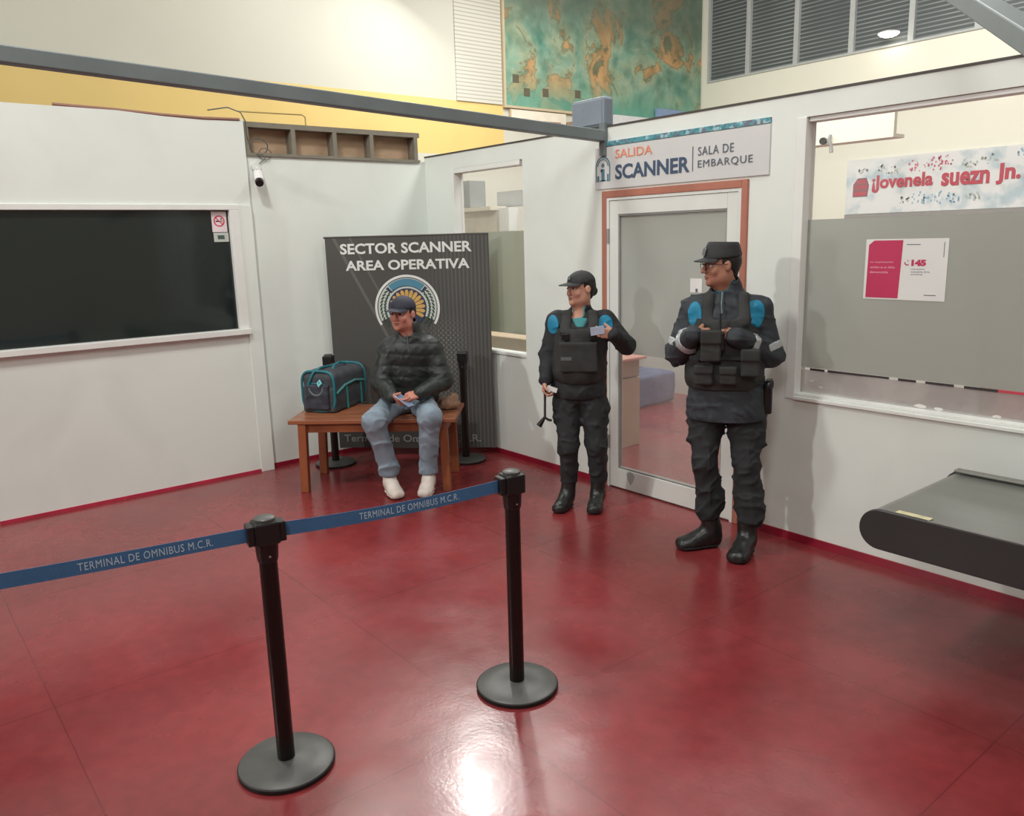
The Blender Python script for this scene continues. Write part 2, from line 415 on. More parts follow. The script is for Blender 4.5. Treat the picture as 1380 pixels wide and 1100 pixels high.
M_pole = mat('black_powder_coat', (26, 20, 19), .3, .2, var=(20, .08))
M_base = mat('dark_grey_base_cover', (80, 80, 78), .42, .1, var=(14, .12), bump=(60, .05))
M_rubber = mat('black_rubber', (18, 16, 17), .6)
M_belt = mat('blue_belt_webbing', (58, 104, 148), .55, var=(120, .08), bump=(300, .2))
M_belttxt = mat('pale_belt_print', (178, 200, 216), .6)
M_wood = mat('orange_stained_wood', (142, 82, 54), .32, var=(7, .26), stretch=(1, 1, .12), bump=(20, .12))
M_woodtop = mat('orange_stained_plank', (148, 92, 64), .28, var=(7, .22), stretch=(.12, 1, 1), bump=(20, .1))

# ================================================================== THE SETTING
def S(o): o['kind'] = 'structure'; return o
D1, D2, ZC = -2.0, 6.4, 6.6
XE, YN = 11.5, -9.5
S(MB().box((D1-.1, YN-.1, -.1), (XE+.1, D2+.1, 0)).build('floor', M_floor))
S(MB().box((D1-.1, YN-.1, ZC), (XE+.1, D2+.1, ZC+.1)).build('ceiling', M_ceil))
S(MB().box((XE, YN, 0), (XE+.1, D2, ZC)).build('wall_behind', M_hall))
S(MB().box((D1, YN-.1, 0), (XE, YN, ZC)).build('wall_near', M_hall))
# far left hall wall: off-white, a yellow band, off-white again below
w = MB(); w.cur = 0; w.box((D1-.1, YN, 0), (D1, D2, 2.87)); w.box((D1-.1, YN, 3.5), (D1, D2, ZC)); w.box((D1-.1, 2.5, 2.87), (D1, D2, 3.5)); w.cur = 1; w.box((D1-.1, YN, 2.87), (D1, 2.5, 3.5))
S(w.build('wall_left', [M_hall, M_yellow]))
# far right hall wall with the band of dark windows above
M_blind = None
def blind_mat():
    m = bpy.data.materials.new('dark_slatted_blind'); m.use_nodes = True; nt, n = nodes_of(m); b = n['Principled BSDF']; L = nt.links.new
    tc = n.new('ShaderNodeTexCoord'); sp = n.new('ShaderNodeSeparateXYZ'); L(tc.outputs['Object'], sp.inputs[0])
    d = n.new('ShaderNodeMath'); d.operation = 'PINGPONG'; d.inputs[1].default_value = .026; L(sp.outputs[2], d.inputs[0])
    r = n.new('ShaderNodeMapRange'); r.inputs[1].default_value = .014; r.inputs[2].default_value = .026; L(d.outputs[0], r.inputs[0])
    ns = n.new('ShaderNodeTexNoise'); ns.inputs['Scale'].default_value = 1.5; L(tc.outputs['Object'], ns.inputs['Vector'])
    mu = n.new('ShaderNodeMath'); mu.operation = 'MULTIPLY'; L(r.outputs[0], mu.inputs[0]); L(ns.outputs['Fac'], mu.inputs[1])
    mx = n.new('ShaderNodeMix'); mx.data_type = 'RGBA'; L(mu.outputs[0], mx.inputs[0]); mx.inputs[6].default_value = (*lin((84, 90, 92)), 1); mx.inputs[7].default_value = (*lin((190, 194, 190)), 1)
    L(mx.outputs[2], b.inputs['Base Color']); b.inputs['Roughness'].default_value = .4
    bp = n.new('ShaderNodeBump'); bp.inputs['Strength'].default_value = .5; bp.inputs['Distance'].default_value = .01; L(d.outputs[0], bp.inputs['Height']); L(bp.outputs['Normal'], b.inputs['Normal'])
    return m
M_blind = blind_mat()
S(MB().box((D1, D2, 0), (XE, D2+.1, 4.09)).box((D1, D2, 5.9), (XE, D2+.1, ZC)).box((D1, D2, 4.09), (-1.85, D2+.1, 5.9)).box((4.35, D2, 4.09), (XE, D2+.1, 5.9)).build('wall_right', M_cream))
xs = [-1.85, -1.14, -.36, .45, 1.23, 2.01, 2.79, 3.57, 4.35]
for i in range(8):
    fr = MB(); x0, x1 = xs[i], xs[i+1]
    fr.box((x0, D2-.02, 4.09), (x0+.035, D2+.08, 5.9)).box((x1-.035, D2-.02, 4.09), (x1, D2+.08, 5.9)).box((x0+.035, D2-.02, 5.86), (x1-.035, D2+.08, 5.9)).box((x0+.035, D2-.02, 4.09), (x1-.035, D2+.08, 4.115))
    wo = S(fr.build('window_%d' % (i+4), mat('pale_mullion', (186, 190, 188), .4)))
    MB().box((x0+.035, D2+.03, 4.115), (x1-.035, D2+.05, 5.86)).build('blind', M_blind, wo)

# left partition: panel with the dark window (y < -1.69) and the plain bay beyond it
YP = -1.69; TOPA = 2.81; WY0, WY1, WZ0, WZ1 = -5.2, -1.87, 1.20, 2.125
a = MB()
a.box((-.12, -8.5, 0), (0, YP, WZ0-.02)).box((-.12, -8.5, WZ1+.04), (0, YP, TOPA)).box((-.12, -8.5, WZ0-.02), (0, WY0, WZ1+.04)).box((-.12, WY1+.08, WZ0-.02), (0, YP, WZ1+.04))
S(a.build('wall_partition_left', M_wall))
S(MB().box((-.17, YP, 0), (-.05, .1, 2.555)).build('wall_partition_bay', M_wall))
S(MB().box((.0, -3.700, 0), (.004, -3.688, 1.1)).box((.0, -1.80, 0), (.012, -1.69, 2.16)).build('trim_1', M_wall))
# window 1: the dark reflecting one
wf = MB(); x0, x1 = -.06, .018
wf.box((x0, WY0, WZ1), (x1, WY1+.08, WZ1+.042)).box((x0, WY0, WZ0-.045), (x1+.03, WY1+.08, WZ0)).box((x0, WY1, WZ0), (x1, WY1+.08, WZ1)).box((x0, WY0, WZ0), (x1, WY0+.05, WZ1)).box((x0, -3.56, WZ0), (-.03, -3.52, WZ1))
w1 = S(wf.build('window_1', M_white, bevel=.004))
M_dark = film_mat('dark_tinted_glass', (34, 42, 42), .12, .02, .07, transl=.0)
MB().box((-.032, WY0+.05, WZ0), (-.026, WY1, WZ1)).build('pane', M_dark, w1)
# the dark room behind it
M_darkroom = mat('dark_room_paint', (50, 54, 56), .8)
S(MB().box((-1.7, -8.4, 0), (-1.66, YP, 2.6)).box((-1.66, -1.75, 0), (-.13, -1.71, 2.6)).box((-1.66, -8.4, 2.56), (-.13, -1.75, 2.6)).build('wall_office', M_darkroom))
# studs bay above the plain wall
S(MB().box((-.16, YP, 2.555), (-.14, -.06, 2.80)).build('wall_plywood_strip', M_ply))
sb = MB(); sb.box((-.16, YP, 2.76), (-.03, -.06, 2.80)); sb.box((-.16, YP, 2.545), (-.03, -.06, 2.567))
for y in (-1.68, -1.27, -.90, -.55, -.10): sb.box((-.14, y-.018, 2.567), (-.03, y+.018, 2.76))
sb.box((-.14, -1.665, 2.567), (-.035, -1.64, 2.76))
S(sb.build('trim_2', M_stud))
# warped brown capping strip on top of the left panel
S(MB().tube([(-.01, -3.0, TOPA+.012), (-.01, -2.6, TOPA+.005), (-.005, -2.3, TOPA-.008), (0, -2.0, TOPA-.012), (.0, -1.72, TOPA-.004)], .012, 6).build('trim_3', mat('brown_capping', (150, 112, 96), .6)))

# right partition wall (y = 0): openings for the corner window, the door, the wide window
TR = 2.588; TH = .12
a = MB()
def wb(xa, xb, za, zb): a.box((xa, 0, za), (xb, TH, zb))
wb(-.05, .36, 0, TR); wb(.36, 1.335, 0, .885); wb(.36, 1.335, 2.46, TR); wb(1.335, 2.224, 0, TR)
wb(2.224, 3.437, 2.158, TR); wb(3.437, 3.74, 0, TR); wb(3.74, 6.9, 0, .875); wb(3.74, 6.9, 2.465, TR); wb(6.9, 8.5, 0, TR)
S(a.build('wall_partition_right', M_wall))
S(MB().box((-.05, -.006, TR), (8.5, TH+.006, TR+.012)).build('trim_4', M_darktrim))
S(MB().box((0, -3.68+0, 0), (.006, YP, .022)).box((0, -8.5, 0), (.006, -3.70, .03)).build('baseboard_left', mat('pink_red_paint_edge', (176, 44, 72), .5, var=(6, .2))))
S(MB().box((-.05, YP+.004, 0), (-.042, 0, .035)).build('baseboard_bay', M_redtrim))
S(MB().box((-.04, -.010, 0), (2.224, 0, .045)).box((3.437, -.010, 0), (8.5, 0, .05)).build('baseboard_right', M_redtrim))
# window 2: corner window, clear above, frosted film below
wf = MB(); wf.box((.36, -.004, .885), (.40, .10, 2.46)).box((1.30, .05, .885), (1.335, .10, 2.46)).box((.40, .0, 2.42), (1.30, .10, 2.46)).box((.40, -.012, .885), (1.335, .10, .91))
w2 = S(wf.build('window_2', M_white, bevel=.003))
M_clear = film_mat('clear_glass', (225, 228, 225), .93, .0, .04)
M_film = film_mat('frosted_film', (190, 194, 188), .14, .03, .16, transl=.4)
MB().box((.40, .068, 1.915), (1.30, .073, 2.42)).build('pane', M_clear, w2)
o = MB().box((.40, .066, 1.06), (1.30, .073, 1.912)).build('frosted_pane', film_mat('frosted_film_green', (184, 188, 172), .12, .03, .16, transl=.4), w2)
MB().box((.40, .068, .912), (1.30, .073, 1.058)).build('lower_pane', M_clear, w2)
# window 3: wide window
wf = MB(); wf.box((3.74, -.006, .875), (3.80, .10, 2.465)).box((3.80, .02, 2.44), (6.84, .10, 2.465)).box((3.80, -.02, .875), (6.9, .10, .895)).box((3.80, .0, .895), (6.84, .10, .912)).box((6.84, -.006, .895), (6.9, .10, 2.465))
w3 = S(wf.build('window_3', M_white, bevel=.003))
MB().box((3.80, .058, 1.912), (6.84, .063, 2.44)).build('pane', M_clear, w3)
MB().box((3.80, .056, 1.062), (6.84, .063, 1.910)).build('frosted_pane', M_film, w3)
MB().box((3.80, .058, .912), (6.84, .063, 1.048)).build('lower_pane', film_mat('peeled_film', (184, 180, 180), .55, .02, .12, peel=(5, .3)), w3)
# torn dark and red edge where the film ends
e = MB(); random.seed(3); x = 3.86
while x < 6.8:
    L_ = random.uniform(.05, .22); e.cur = 0 if x < 4.75 else 1
    e.box((x, .052, 1.046+random.uniform(0, .003)), (x+L_, .056, 1.06)); x += L_+random.choice([0, .0, .02, .05])
e.build('torn_edge', [mat('dark_adhesive', (52, 46, 48), .6), mat('red_tape', (196, 66, 84), .5)], w3)
e = MB()
for x, z, s in ((3.87, .985, .018), (3.93, .955, .024), (4.50, .925, .04), (4.60, .922, .03), (4.88, .925, .03), (5.2, .93, .04)):
    p = [(x+s*random.uniform(.6, 1)*math.cos(t), z+s*.35*random.uniform(.5, 1)*math.sin(t)) for t in np.linspace(0, 2*PI, 9)[:-1]]
    e.prism(p, (0, .0565, 0), (1, 0, 0), (0, 0, 1), .0015)
e.build('film_scraps', mat('white_film_scraps', (222, 220, 218), .6), w3)

# door frame and door
S(MB().box((2.224, -.018, 0), (2.268, TH, 2.160)).box((3.395, -.018, 0), (3.437, TH, 2.160)).box((2.268, -.018, 2.112), (3.395, TH, 2.160)).build('trim_5', M_orange, bevel=.004))
S(MB().box((2.268, -.012, 0), (2.290, .09, 2.112)).box((3.372, -.012, 0), (3.395, .09, 2.112)).box((2.290, -.012, 2.093), (3.372, .09, 2.112)).build('trim_6', M_alu))
df = MB(); df.box((2.292, -.006, .008), (2.372, .045, 2.09)).box((3.288, -.006, .008), (3.370, .045, 2.09)).box((2.372, -.006, .008), (3.288, .045, .155)).box((2.372, -.006, 1.995), (3.288, .045, 2.09))
dr = S(df.build('door_1', M_alu, bevel=.004))
MB().box((2.372, .0, .155), (2.382, .03, 1.995)).box((3.278, .0, .155), (3.288, .03, 1.995)).box((2.382, .0, .155), (3.278, .03, .167)).box((2.382, .0, 1.985), (3.278, .03, 1.995)).build('glazing_bead', M_grey, dr)
MB().box((2.382, .016, 1.02), (3.278, .021, 1.985)).build('frosted_pane', film_mat('door_film', (196, 200, 195), .18, .04, .16, transl=.4), dr)
MB().box((2.382, .016, .167), (3.278, .021, 1.02)).build('lower_pane', film_mat('door_glass', (205, 196, 194), .82, .02, .12), dr)
MB().box((3.31, -.03, .98), (3.345, -.006, 1.16)).tube([(3.328, -.03, 1.10), (3.328, -.06, 1.10), (3.22, -.065, 1.10)], .009, 8).build('door_handle', M_grey, dr, bevel=.003)
for z in (.3, 1.8): MB().tube([(2.284, -.014, z), (2.284, -.014, z+.1)], .009, 8).build('hinge', M_grey, dr)
p = [(2.50+.055*math.cos(t)*(.6+.4*math.sin(t)), .10+.05*math.sin(t)) for t in np.linspace(0, 2*PI, 13)[:-1]]
MB().prism(p, (0, -.0062, 0), (1, 0, 0), (0, 0, 1), .0008).build('grey_stain', mat('grey_dirt', (168, 172, 168), .8), dr)
# room beyond the partition: the beam that closes it and its side wall
S(MB().box((1.2, 3.0, 2.63), (2.79, 3.05, 3.0)).box((1.2, 3.05, 2.63), (2.79, 3.2, 2.66)).build('wall_soffit', M_cream))
# ================================================================== LIGHT
def area(name, loc, tgt, size, power, color=(1, 1, 1), sy=None, shape='RECTANGLE', spread=None):
    l = bpy.data.lights.new(name, 'AREA'); l.shape = shape; l.size = size; l.size_y = sy or size; l.energy = power; l.color = color
    if spread: l.spread = spread
    o = bpy.data.objects.new(name, l); COL.objects.link(o); o.location = loc
    d = Vector(tgt)-Vector(loc); o.rotation_euler = d.to_track_quat('-Z', 'Y').to_euler(); return o
WARM = (1, .985, .94)
area('hall_lamp_or_fill', (2.6, -3.5, 5.3), (2.0, -1.2, 0), .45, 170, WARM)
area('hall_lamp_or_fill', (1.4, -8.6, 3.9), (3.2, 0, 1.3), .28, 270, WARM)
area('hall_lamp_or_fill', (-1.2, 1.15, 5.1), (2.8, -1.4, 0), .26, 125, WARM, sy=.40)
area('hall_lamp_or_fill', (-1.2, -.35, 5.4), (2.8, -2.2, 0), .22, 50, WARM, sy=.3)
area('hall_lamp_or_fill', (7.5, -6.5, 5.9), (3.5, -1.0, 0.5), 1.6, 230, WARM)  # unseen light, added as soft fill from behind the viewer
area('hall_lamp_or_fill', (6.0, -1.5, 6.2), (5.5, -1.2, 0), 1.8, 170, WARM)  # second added fill, large and out of view
area('hall_lamp_or_fill', (2.8, 1.9, 5.9), (2.4, 4.2, 1.5), 2.0, 430, (1, .99, .95))  # added to brighten the room beyond the right partition
area('hall_lamp_or_fill', (-.3, 2.0, 5.0), (-.6, 1.6, 0), .8, 90, (1, .99, .95))  # added to brighten what shows behind the corner window
area('hall_lamp_or_fill', (-.6, -3, 6.2), (-1.9, -1.5, 3.2), 1.2, 28, (1, .98, .92))
W = bpy.data.worlds.new('world'); SC.world = W; W.use_nodes = True
W.node_tree.nodes['Background'].inputs[0].default_value = (.6, .62, .65, 1); W.node_tree.nodes['Background'].inputs[1].default_value = .3
# ================================================================== THINGS ON AND AROUND THE WALLS
def on_right(x0, x1, z0, z1, y0, y1, mb=None): return (mb or MB()).box((x0, min(y0, y1), z0), (x1, max(y0, y1), z1))
UR = (1, 0, 0); UZ = (0, 0, 1)
# ---- sign over the door
sg = empty('exit_sign', (2.86, 0, 2.17), 0, 'pale grey sign board reading SALIDA SCANNER SALA DE EMBARQUE above the door', 'sign')
def sgl(mb, nm, m, **k):
    o = mb.build(nm, m, sg, **k); o.location = (-2.86, 0, -2.17); return o
sgl(on_right(2.155, 3.575, 2.175, 2.455, -.012, 0), 'board', mat('pale_grey_sign_panel', (205, 206, 206), .45, var=(3, .03)))
tm = bpy.data.materials.new('teal_patterned_strip'); tm.use_nodes = True
nt = tm.node_tree; n = nt.nodes; tc = n.new('ShaderNodeTexCoord'); v = n.new('ShaderNodeTexVoronoi'); v.inputs['Scale'].default_value = 48; nt.links.new(tc.outputs['Object'], v.inputs['Vector'])
rp = n.new('ShaderNodeValToRGB'); rp.color_ramp.interpolation = 'CONSTANT'; e = rp.color_ramp.elements; e[0].color = (*lin((84, 150, 162)), 1); e[1].position = .42; e[1].color = (*lin((64, 128, 140)), 1)
for p_, c_ in ((.62, (108, 110, 128)), (.8, (150, 188, 196))): q = e.new(p_); q.color = (*lin(c_), 1)
sp = n.new('ShaderNodeSeparateColor'); nt.links.new(v.outputs['Color'], sp.inputs[0]); nt.links.new(sp.outputs[0], rp.inputs['Fac']); nt.links.new(rp.outputs[0], n['Principled BSDF'].inputs['Base Color'])
sgl(on_right(2.24, 3.575, 2.462, 2.492, -.013, 0), 'teal_strip', tm)
M_navy = mat('navy_sign_ink', (62, 82, 108), .5); M_or = mat('orange_sign_ink', (226, 140, 108), .5); M_gi = mat('grey_sign_ink', (92, 100, 112), .5); M_tealink = mat('teal_sign_ink', (76, 118, 136), .5)
def sgt(t, x, z, w, h, m, **k):
    o = lettering(t, (x-2.86, -.0145, z-2.17), UR, UZ, .1, m, 'lettering', sg, width=w, height=h, **k); return o
sgt('SALIDA', 2.355, 2.372, .335, .058, M_or, bold=.0005)
sgt('SCANNER', 2.355, 2.232, .645, .098, M_navy, bold=.0025)
sgt('SALA DE', 3.065, 2.325, .265, .052, M_gi, spacing=1.1)
sgt('EMBARQUE', 3.065, 2.245, .40, .052, M_gi, spacing=1.12)
sgl(on_right(3.02, 3.026, 2.235, 2.385, -.0145, -.012), 'divider_line', M_gi)
ic = MB(); O = (0, -.0145, 0)
ic.ring((2.235, 2.325), .062, .070, 0, PI, O, UR, UZ, .002, 20); ic.ring((2.235, 2.325), .048, .053, .1, PI-.1, O, UR, UZ, .002, 20)
ic.ring((2.235, 2.335), 0.0, .014, 0, 2*PI, O, UR, UZ, .002, 14)
ic.box((2.165, -.0145, 2.225), (2.173, -.0125, 2.325)).box((2.297, -.0145, 2.225), (2.305, -.0125, 2.325)).box((2.221, -.0145, 2.228), (2.250, -.0125, 2.31)).box((2.205, -.0145, 2.228), (2.264, -.0125, 2.236)).box((2.212, -.0145, 2.29), (2.23, -.0125, 2.31))
ic.box((2.18, -.0145, 2.225), (2.196, -.0125, 2.265)).box((2.275, -.0145, 2.225), (2.291, -.0125, 2.275)); ic.prism([(2.225, 2.392), (2.245, 2.392), (2.235, 2.415)], O, UR, UZ, .002)
sgl(ic, 'icon', M_tealink)
# ---- paper on the door
pp = on_right(3.0, 3.095, 1.475, 1.565, -.0025, .0, ).build('notice', mat('white_paper', (226, 226, 224), .6)); pp.location = (0, .0155, 0)
prop(pp, 'small white paper notice stuck on the door glass behind the guard with glasses', 'notice')
g = on_right(3.045, 3.062, 1.478, 1.50, -.0035, -.0025).build('smudge', M_gi, pp)
# ---- poster 145
ps = empty('poster', (4.37, .055, 1.48), 0, 'white paper poster with a crimson left half and the number 145 on the frosted window', 'poster')
def P(mb, nm, m, k=0): o = mb.build(nm, m, ps); o.location = (-4.37, 0-.0, -1.48); return o
M_paper = mat('poster_paper', (224, 226, 224), .5, var=(5, .02)); M_crim = mat('crimson_print', (190, 44, 88), .5, var=(5, .03)); M_pink = mat('pale_pink_print', (236, 176, 196), .5)
P(on_right(4.155, 4.585, 1.478, 1.795, -.0015, 0), 'sheet', M_paper)
P(MB().prism([(4.168, 1.486), (4.345, 1.486), (4.355, 1.788), (4.20, 1.788), (4.172, 1.765)], (0, -.0018, 0), UR, UZ, .001), 'crimson_half', M_crim)
for i, (t, w_) in enumerate((('La explotación', .125), ('también es un delito', .135), ('denunciala', .10))):
    o = lettering(t, (4.185-4.37, -.0032, 1.668-.026*i-1.48), UR, UZ, .02, M_pink, 'lettering', ps, width=w_, height=.012, thick=.0004)
lettering('145', (4.405-4.37, -.002, 1.655-1.48), UR, UZ, .03, M_crim, 'lettering', ps, width=.075, height=.033, bold=.002, thick=.0004)
for i, (t, w_) in enumerate((('Línea gratuita', .07), ('nacional las 24 hs', .095), ('anónima', .06))):
    lettering(t, (4.405-4.37, -.002, 1.635-.013*i-1.48), UR, UZ, .01, M_gi, 'lettering', ps, width=w_, height=.008, thick=.0004)
P(on_right(4.375, 4.445, 1.763, 1.767, -.0022, -.0015), 'fine_print', M_gi); P(on_right(4.48, 4.54, 1.505, 1.509, -.0022, -.0015), 'fine_print', M_gi); P(on_right(4.563, 4.566, 1.70, 1.775, -.0022, -.0015), 'fine_print', M_gi)
ph = MB(); ph.ring((4.383, 1.672), .009, .014, PI*.9, PI*1.75, (0, -.0022, 0), UR, UZ, .0006, 10); ph.ring((4.383, 1.68), .004, .007, -.3, 1.6, (0, -.0022, 0), UR, UZ, .0006, 8)
P(ph, 'telephone_symbol', M_crim)
# ---- no smoking sign on the dark window
ns = empty('no_smoking_sign', (.0, -1.93, 1.885), 0, 'small white no smoking sticker in the top right corner of the dark window', 'sign')
OL = (-.024, 0, 0); UL = (0, 1, 0)
def N_(mb, nm, m): o = mb.build(nm, m, ns); o.location = (0, 1.93, -1.885); return o
N_(MB().box((-.026, -2.0, 1.96), (-.024, -1.885, 2.115)), 'sheet', mat('pinkish_sticker_paper', (226, 214, 218), .5))
N_(MB().box((-.026, -1.995, 1.885), (-.024, -1.88, 1.955)), 'lower_label', mat('pale_grey_label', (190, 196, 190), .5))
r_ = MB(); r_.ring((-1.943, 2.043), .033, .043, 0, 2*PI, OL, UL, UZ, .001, 28); r_.beam((-.0235, -1.97, 2.07), (-.0235, -1.915, 2.015), .008, .001, up=(1, 0, 0)); N_(r_, 'prohibition_ring', mat('sign_red', (204, 74, 92), .5))
N_(MB().box((-.0238, -1.97, 2.036), (-.0232, -1.93, 2.046)).box((-.0238, -1.925, 2.036), (-.0232, -1.918, 2.046)).box((-.0238, -1.93, 2.05), (-.0232, -1.922, 2.066)), 'cigarette', M_black)
N_(MB().box((-.0238, -1.965, 1.905), (-.0232, -1.912, 1.935)), 'dark_print', mat('dark_green_print', (70, 92, 84), .5))
# ---- CCTV camera with its coil of cable on the bay wall
cc = empty('security_camera', (-.05, -1.60, 2.46), 0, 'white bullet security camera with a dark lens on the wall left of the banner', 'security camera')
q = MB().tube([(0, 0, 0), (.018, 0, 0)], .038, 20).tube([(.01, 0, -.005), (.06, -.015, -.03)], .013, 10).build('mount', M_white, cc, smooth=True)
MB().tube([(.03, .0, -.045), (.075, -.015, -.085), (.125, -.032, -.12)], [.034, .036, .036], 20).build('housing', mat('white_camera_shell', (232, 232, 232), .3), cc, smooth=True)
MB().tube([(.1255, -.0322, -.1205), (.145, -.039, -.136)], [.033, .031], 20).build('lens', M_black, cc, smooth=True)
co = MB()
def loop(c, R, n, ph=0, tilt=0): return [(c[0]+.004*math.sin(3*t), c[1]+R*math.cos(t+ph)*1.15, c[2]+R*math.sin(t+ph)) for t in np.linspace(0, 2*PI*n, int(24*n))]
co.tube(loop((-.035, -1.565, 2.615), .062, 2.2), .005, 6).tube(loop((-.035, -1.52, 2.56), .045, 1.1), .0035, 6)
co.tube([(-.035, -1.63, 2.60), (-.03, -1.66, 2.70), (-.03, -1.66, 2.80), (-.01, -1.70, 2.86), (-.01, -1.8, 2.89), (-.02, -1.95, 2.86)], .005, 6)
co.tube([(-.035, -1.52, 2.53), (-.035, -1.58, 2.48), (-.04, -1.60, 2.46)], .004, 6)
prop(co.build('cable_coil', mat('grey_cable', (92, 92, 90), .5), smooth=True), 'loose grey cable coiled on the stud strip above the security camera', 'cable')
wr = MB().tube([(-.06, -1.70, 2.875), (-.06, -1.4, 2.88), (-.06, -1.17, 2.885), (-.06, -1.14, 2.87), (-.06, -1.14, 2.802)], .006, 6).build('conduit', mat('bent_tan_conduit', (170, 150, 90), .5), smooth=True)
prop(wr, 'thin bent wire rail standing on top of the stud strip', 'conduit')
# ---- banner hung across the corner
BA = np.array([.02, -1.085]); BB = np.array([.968, -.075]); be = (BB-BA)/np.linalg.norm(BB-BA); bn = np.array([be[1], -be[0]])
BL = float(np.linalg.norm(BB-BA)); bang = math.atan2(be[1], be[0])
bn_root = empty('banner', (BA[0], BA[1], 0), bang, 'tall black fabric banner reading SECTOR SCANNER AREA OPERATIVA hung across the corner', 'banner')
# banner local: x along, y = behind (+) / front (-), z up
def bw(x, z): return .010*math.sin(x*7+z*1.5)*(1-z/2.2)+.014*math.sin(x*3.1+1)*(1-z/2.0)
m = MB(); nx, nz = 60, 40
for s in (0, 1):
    for j in range(nz+1):
        for i in range(nx+1):
            z = .07+(1.895-.07)*j/nz; x = BL*i/nx; fl_ = .03*max(0, .6-z)*(x/BL)**3
            m.v.append((x+fl_, bw(x, z)+.003*s, z))
K = (nx+1)*(nz+1)
for j in range(nz):
    for i in range(nx):
        q = j*(nx+1)+i; m.f.append((q, q+1, q+nx+2, q+nx+1)); m.f.append((K+q, K+q+nx+1, K+q+nx+2, K+q+1)); m.mi += [0, 0]
for i in range(nx):
    for q, r in ((i, 1), (nz*(nx+1)+i, 0)):
        f = (q, q+K, q+K+1, q+1); m.f.append(f if r == 0 else f[::-1]); m.mi.append(0)
for j in range(nz):
    for q, r in ((j*(nx+1), 0), (j*(nx+1)+nx, 1)):
        f = (q, q+K, q+K+nx+1, q+nx+1); m.f.append(f[::-1] if r == 0 else f); m.mi.append(0)
bm_ = bpy.data.materials.new('black_banner_fabric'); bm_.use_nodes = True; nt = bm_.node_tree; n = nt.nodes; b = n['Principled BSDF']; L = nt.links.new
tc = n.new('ShaderNodeTexCoord'); sp = n.new('ShaderNodeSeparateXYZ'); L(tc.outputs['Object'], sp.inputs[0])
def mth(op, *a):
    q = n.new('ShaderNodeMath'); q.operation = op
    for i, v in enumerate(a):
        if isinstance(v, (int, float)): q.inputs[i].default_value = v
        else: L(v, q.inputs[i])
    return q.outputs[0]
X = sp.outputs[0]; Z = sp.outputs[2]
st = mth('GREATER_THAN', mth('SINE', mth('MULTIPLY', X, 190)), .35)                                 # printed pin stripes to the right
msk = n.new('ShaderNodeMapRange'); L(X, msk.inputs[0]); msk.inputs[1].default_value = .75; msk.inputs[2].default_value = 1.1
dots = mth('GREATER_THAN', mth('MULTIPLY', mth('SINE', mth('MULTIPLY', X, 150)), mth('SINE', mth('MULTIPLY', Z, 150))), .25)
dm = n.new('ShaderNodeMapRange'); L(mth('ABSOLUTE', mth('SUBTRACT', X, 1.0)), dm.inputs[0]); dm.inputs[1].default_value = .22; dm.inputs[2].default_value = .05
d2 = n.new('ShaderNodeMapRange'); L(Z, d2.inputs[0]); d2.inputs[1].default_value = 1.25; d2.inputs[2].default_value = 1.05
pat = mth('ADD', mth('MULTIPLY', st, msk.outputs[0]), mth('MULTIPLY', mth('MULTIPLY', dots, dm.outputs[0]), mth('MULTIPLY', d2.outputs[0], 2.2)))
# two slanting printed light rays upper left
def rayp(x0, k, w_):
    return mth('MULTIPLY', mth('LESS_THAN', mth('ABSOLUTE', mth('SUBTRACT', mth('ADD', X, mth('MULTIPLY', Z, k)), x0)), w_), mth('LESS_THAN', X, .52))
rays = mth('ADD', rayp(1.02, .5, .014), mth('MULTIPLY', rayp(1.16, .5, .008), 1.))
fac = mth('ADD', mth('MULTIPLY', pat, .35), mth('MULTIPLY', rays, .45))
mx = n.new('ShaderNodeMix'); mx.data_type = 'RGBA'; L(fac, mx.inputs[0]); mx.inputs[6].default_value = (*lin((74, 74, 72)), 1); mx.inputs[7].default_value = (*lin((118, 118, 115)), 1)
L(mx.outputs[2], b.inputs['Base Color']); b.inputs['Roughness'].default_value = .5
m.build('cloth', bm_, bn_root, smooth=True)
MB().tube([(-.01, .004, 1.897), (BL+.0, .004, 1.897)], .008, 8).build('top_rod', M_darktrim, bn_root)
M_let = mat('white_banner_print', (222, 226, 224), .5)
YB = -.030
def onb(o):  # drape printed pieces on the cloth
    me = o.data; n_ = len(me.vertices); co = np.empty(n_*3, np.float32); me.vertices.foreach_get('co', co); co = co.reshape(-1, 3)
    for c in co: c[1] = bw(c[0], c[2])+(c[1]-YB)-.0045
    me.vertices.foreach_set('co', co.ravel()); me.update(); return o
onb(lettering('SECTOR SCANNER', (.128, YB, 1.755), UR, UZ, .1, M_let, 'lettering', bn_root, width=1.115, height=.088, bold=.0028, thick=.001))
onb(lettering('AREA OPERATIVA', (.165, YB, 1.618), UR, UZ, .1, M_let, 'lettering', bn_root, width=1.055, height=.084, bold=.0028, thick=.001))
onb(lettering('Terminal de Omnibus M.C.R.', (.045, YB, .125), UR, UZ, .1, mat('grey_banner_print', (150, 152, 150), .5), 'lettering', bn_root, width=1.22, height=.066, bold=.001, thick=.001))
em = MB(); EC = (.676, 1.298); OB = (0, YB, 0)
em.ring(EC, .258, .278, -.55, PI+.55, OB, UR, UZ, .001, 60)
em2 = onb(em.build('emblem', M_let, bn_root))
def epart(mb, nm, m, dy=0):
    o = mb.build(nm, m, bn_root); 
    if dy:
        for v in o.data.vertices: v.co.y -= dy
    o.parent = em2; return onb(o)
epart(MB().ring(EC, .165, .25, -.45, PI+.45, OB, UR, UZ, .001, 60), 'pale_ring', mat('emblem_pale', (196, 204, 198), .5))
epart(MB().ring(EC, 0, .165, 0, 2*PI, OB, UR, UZ, .001, 50), 'dark_disc', mat('emblem_navy', (52, 58, 84), .5))
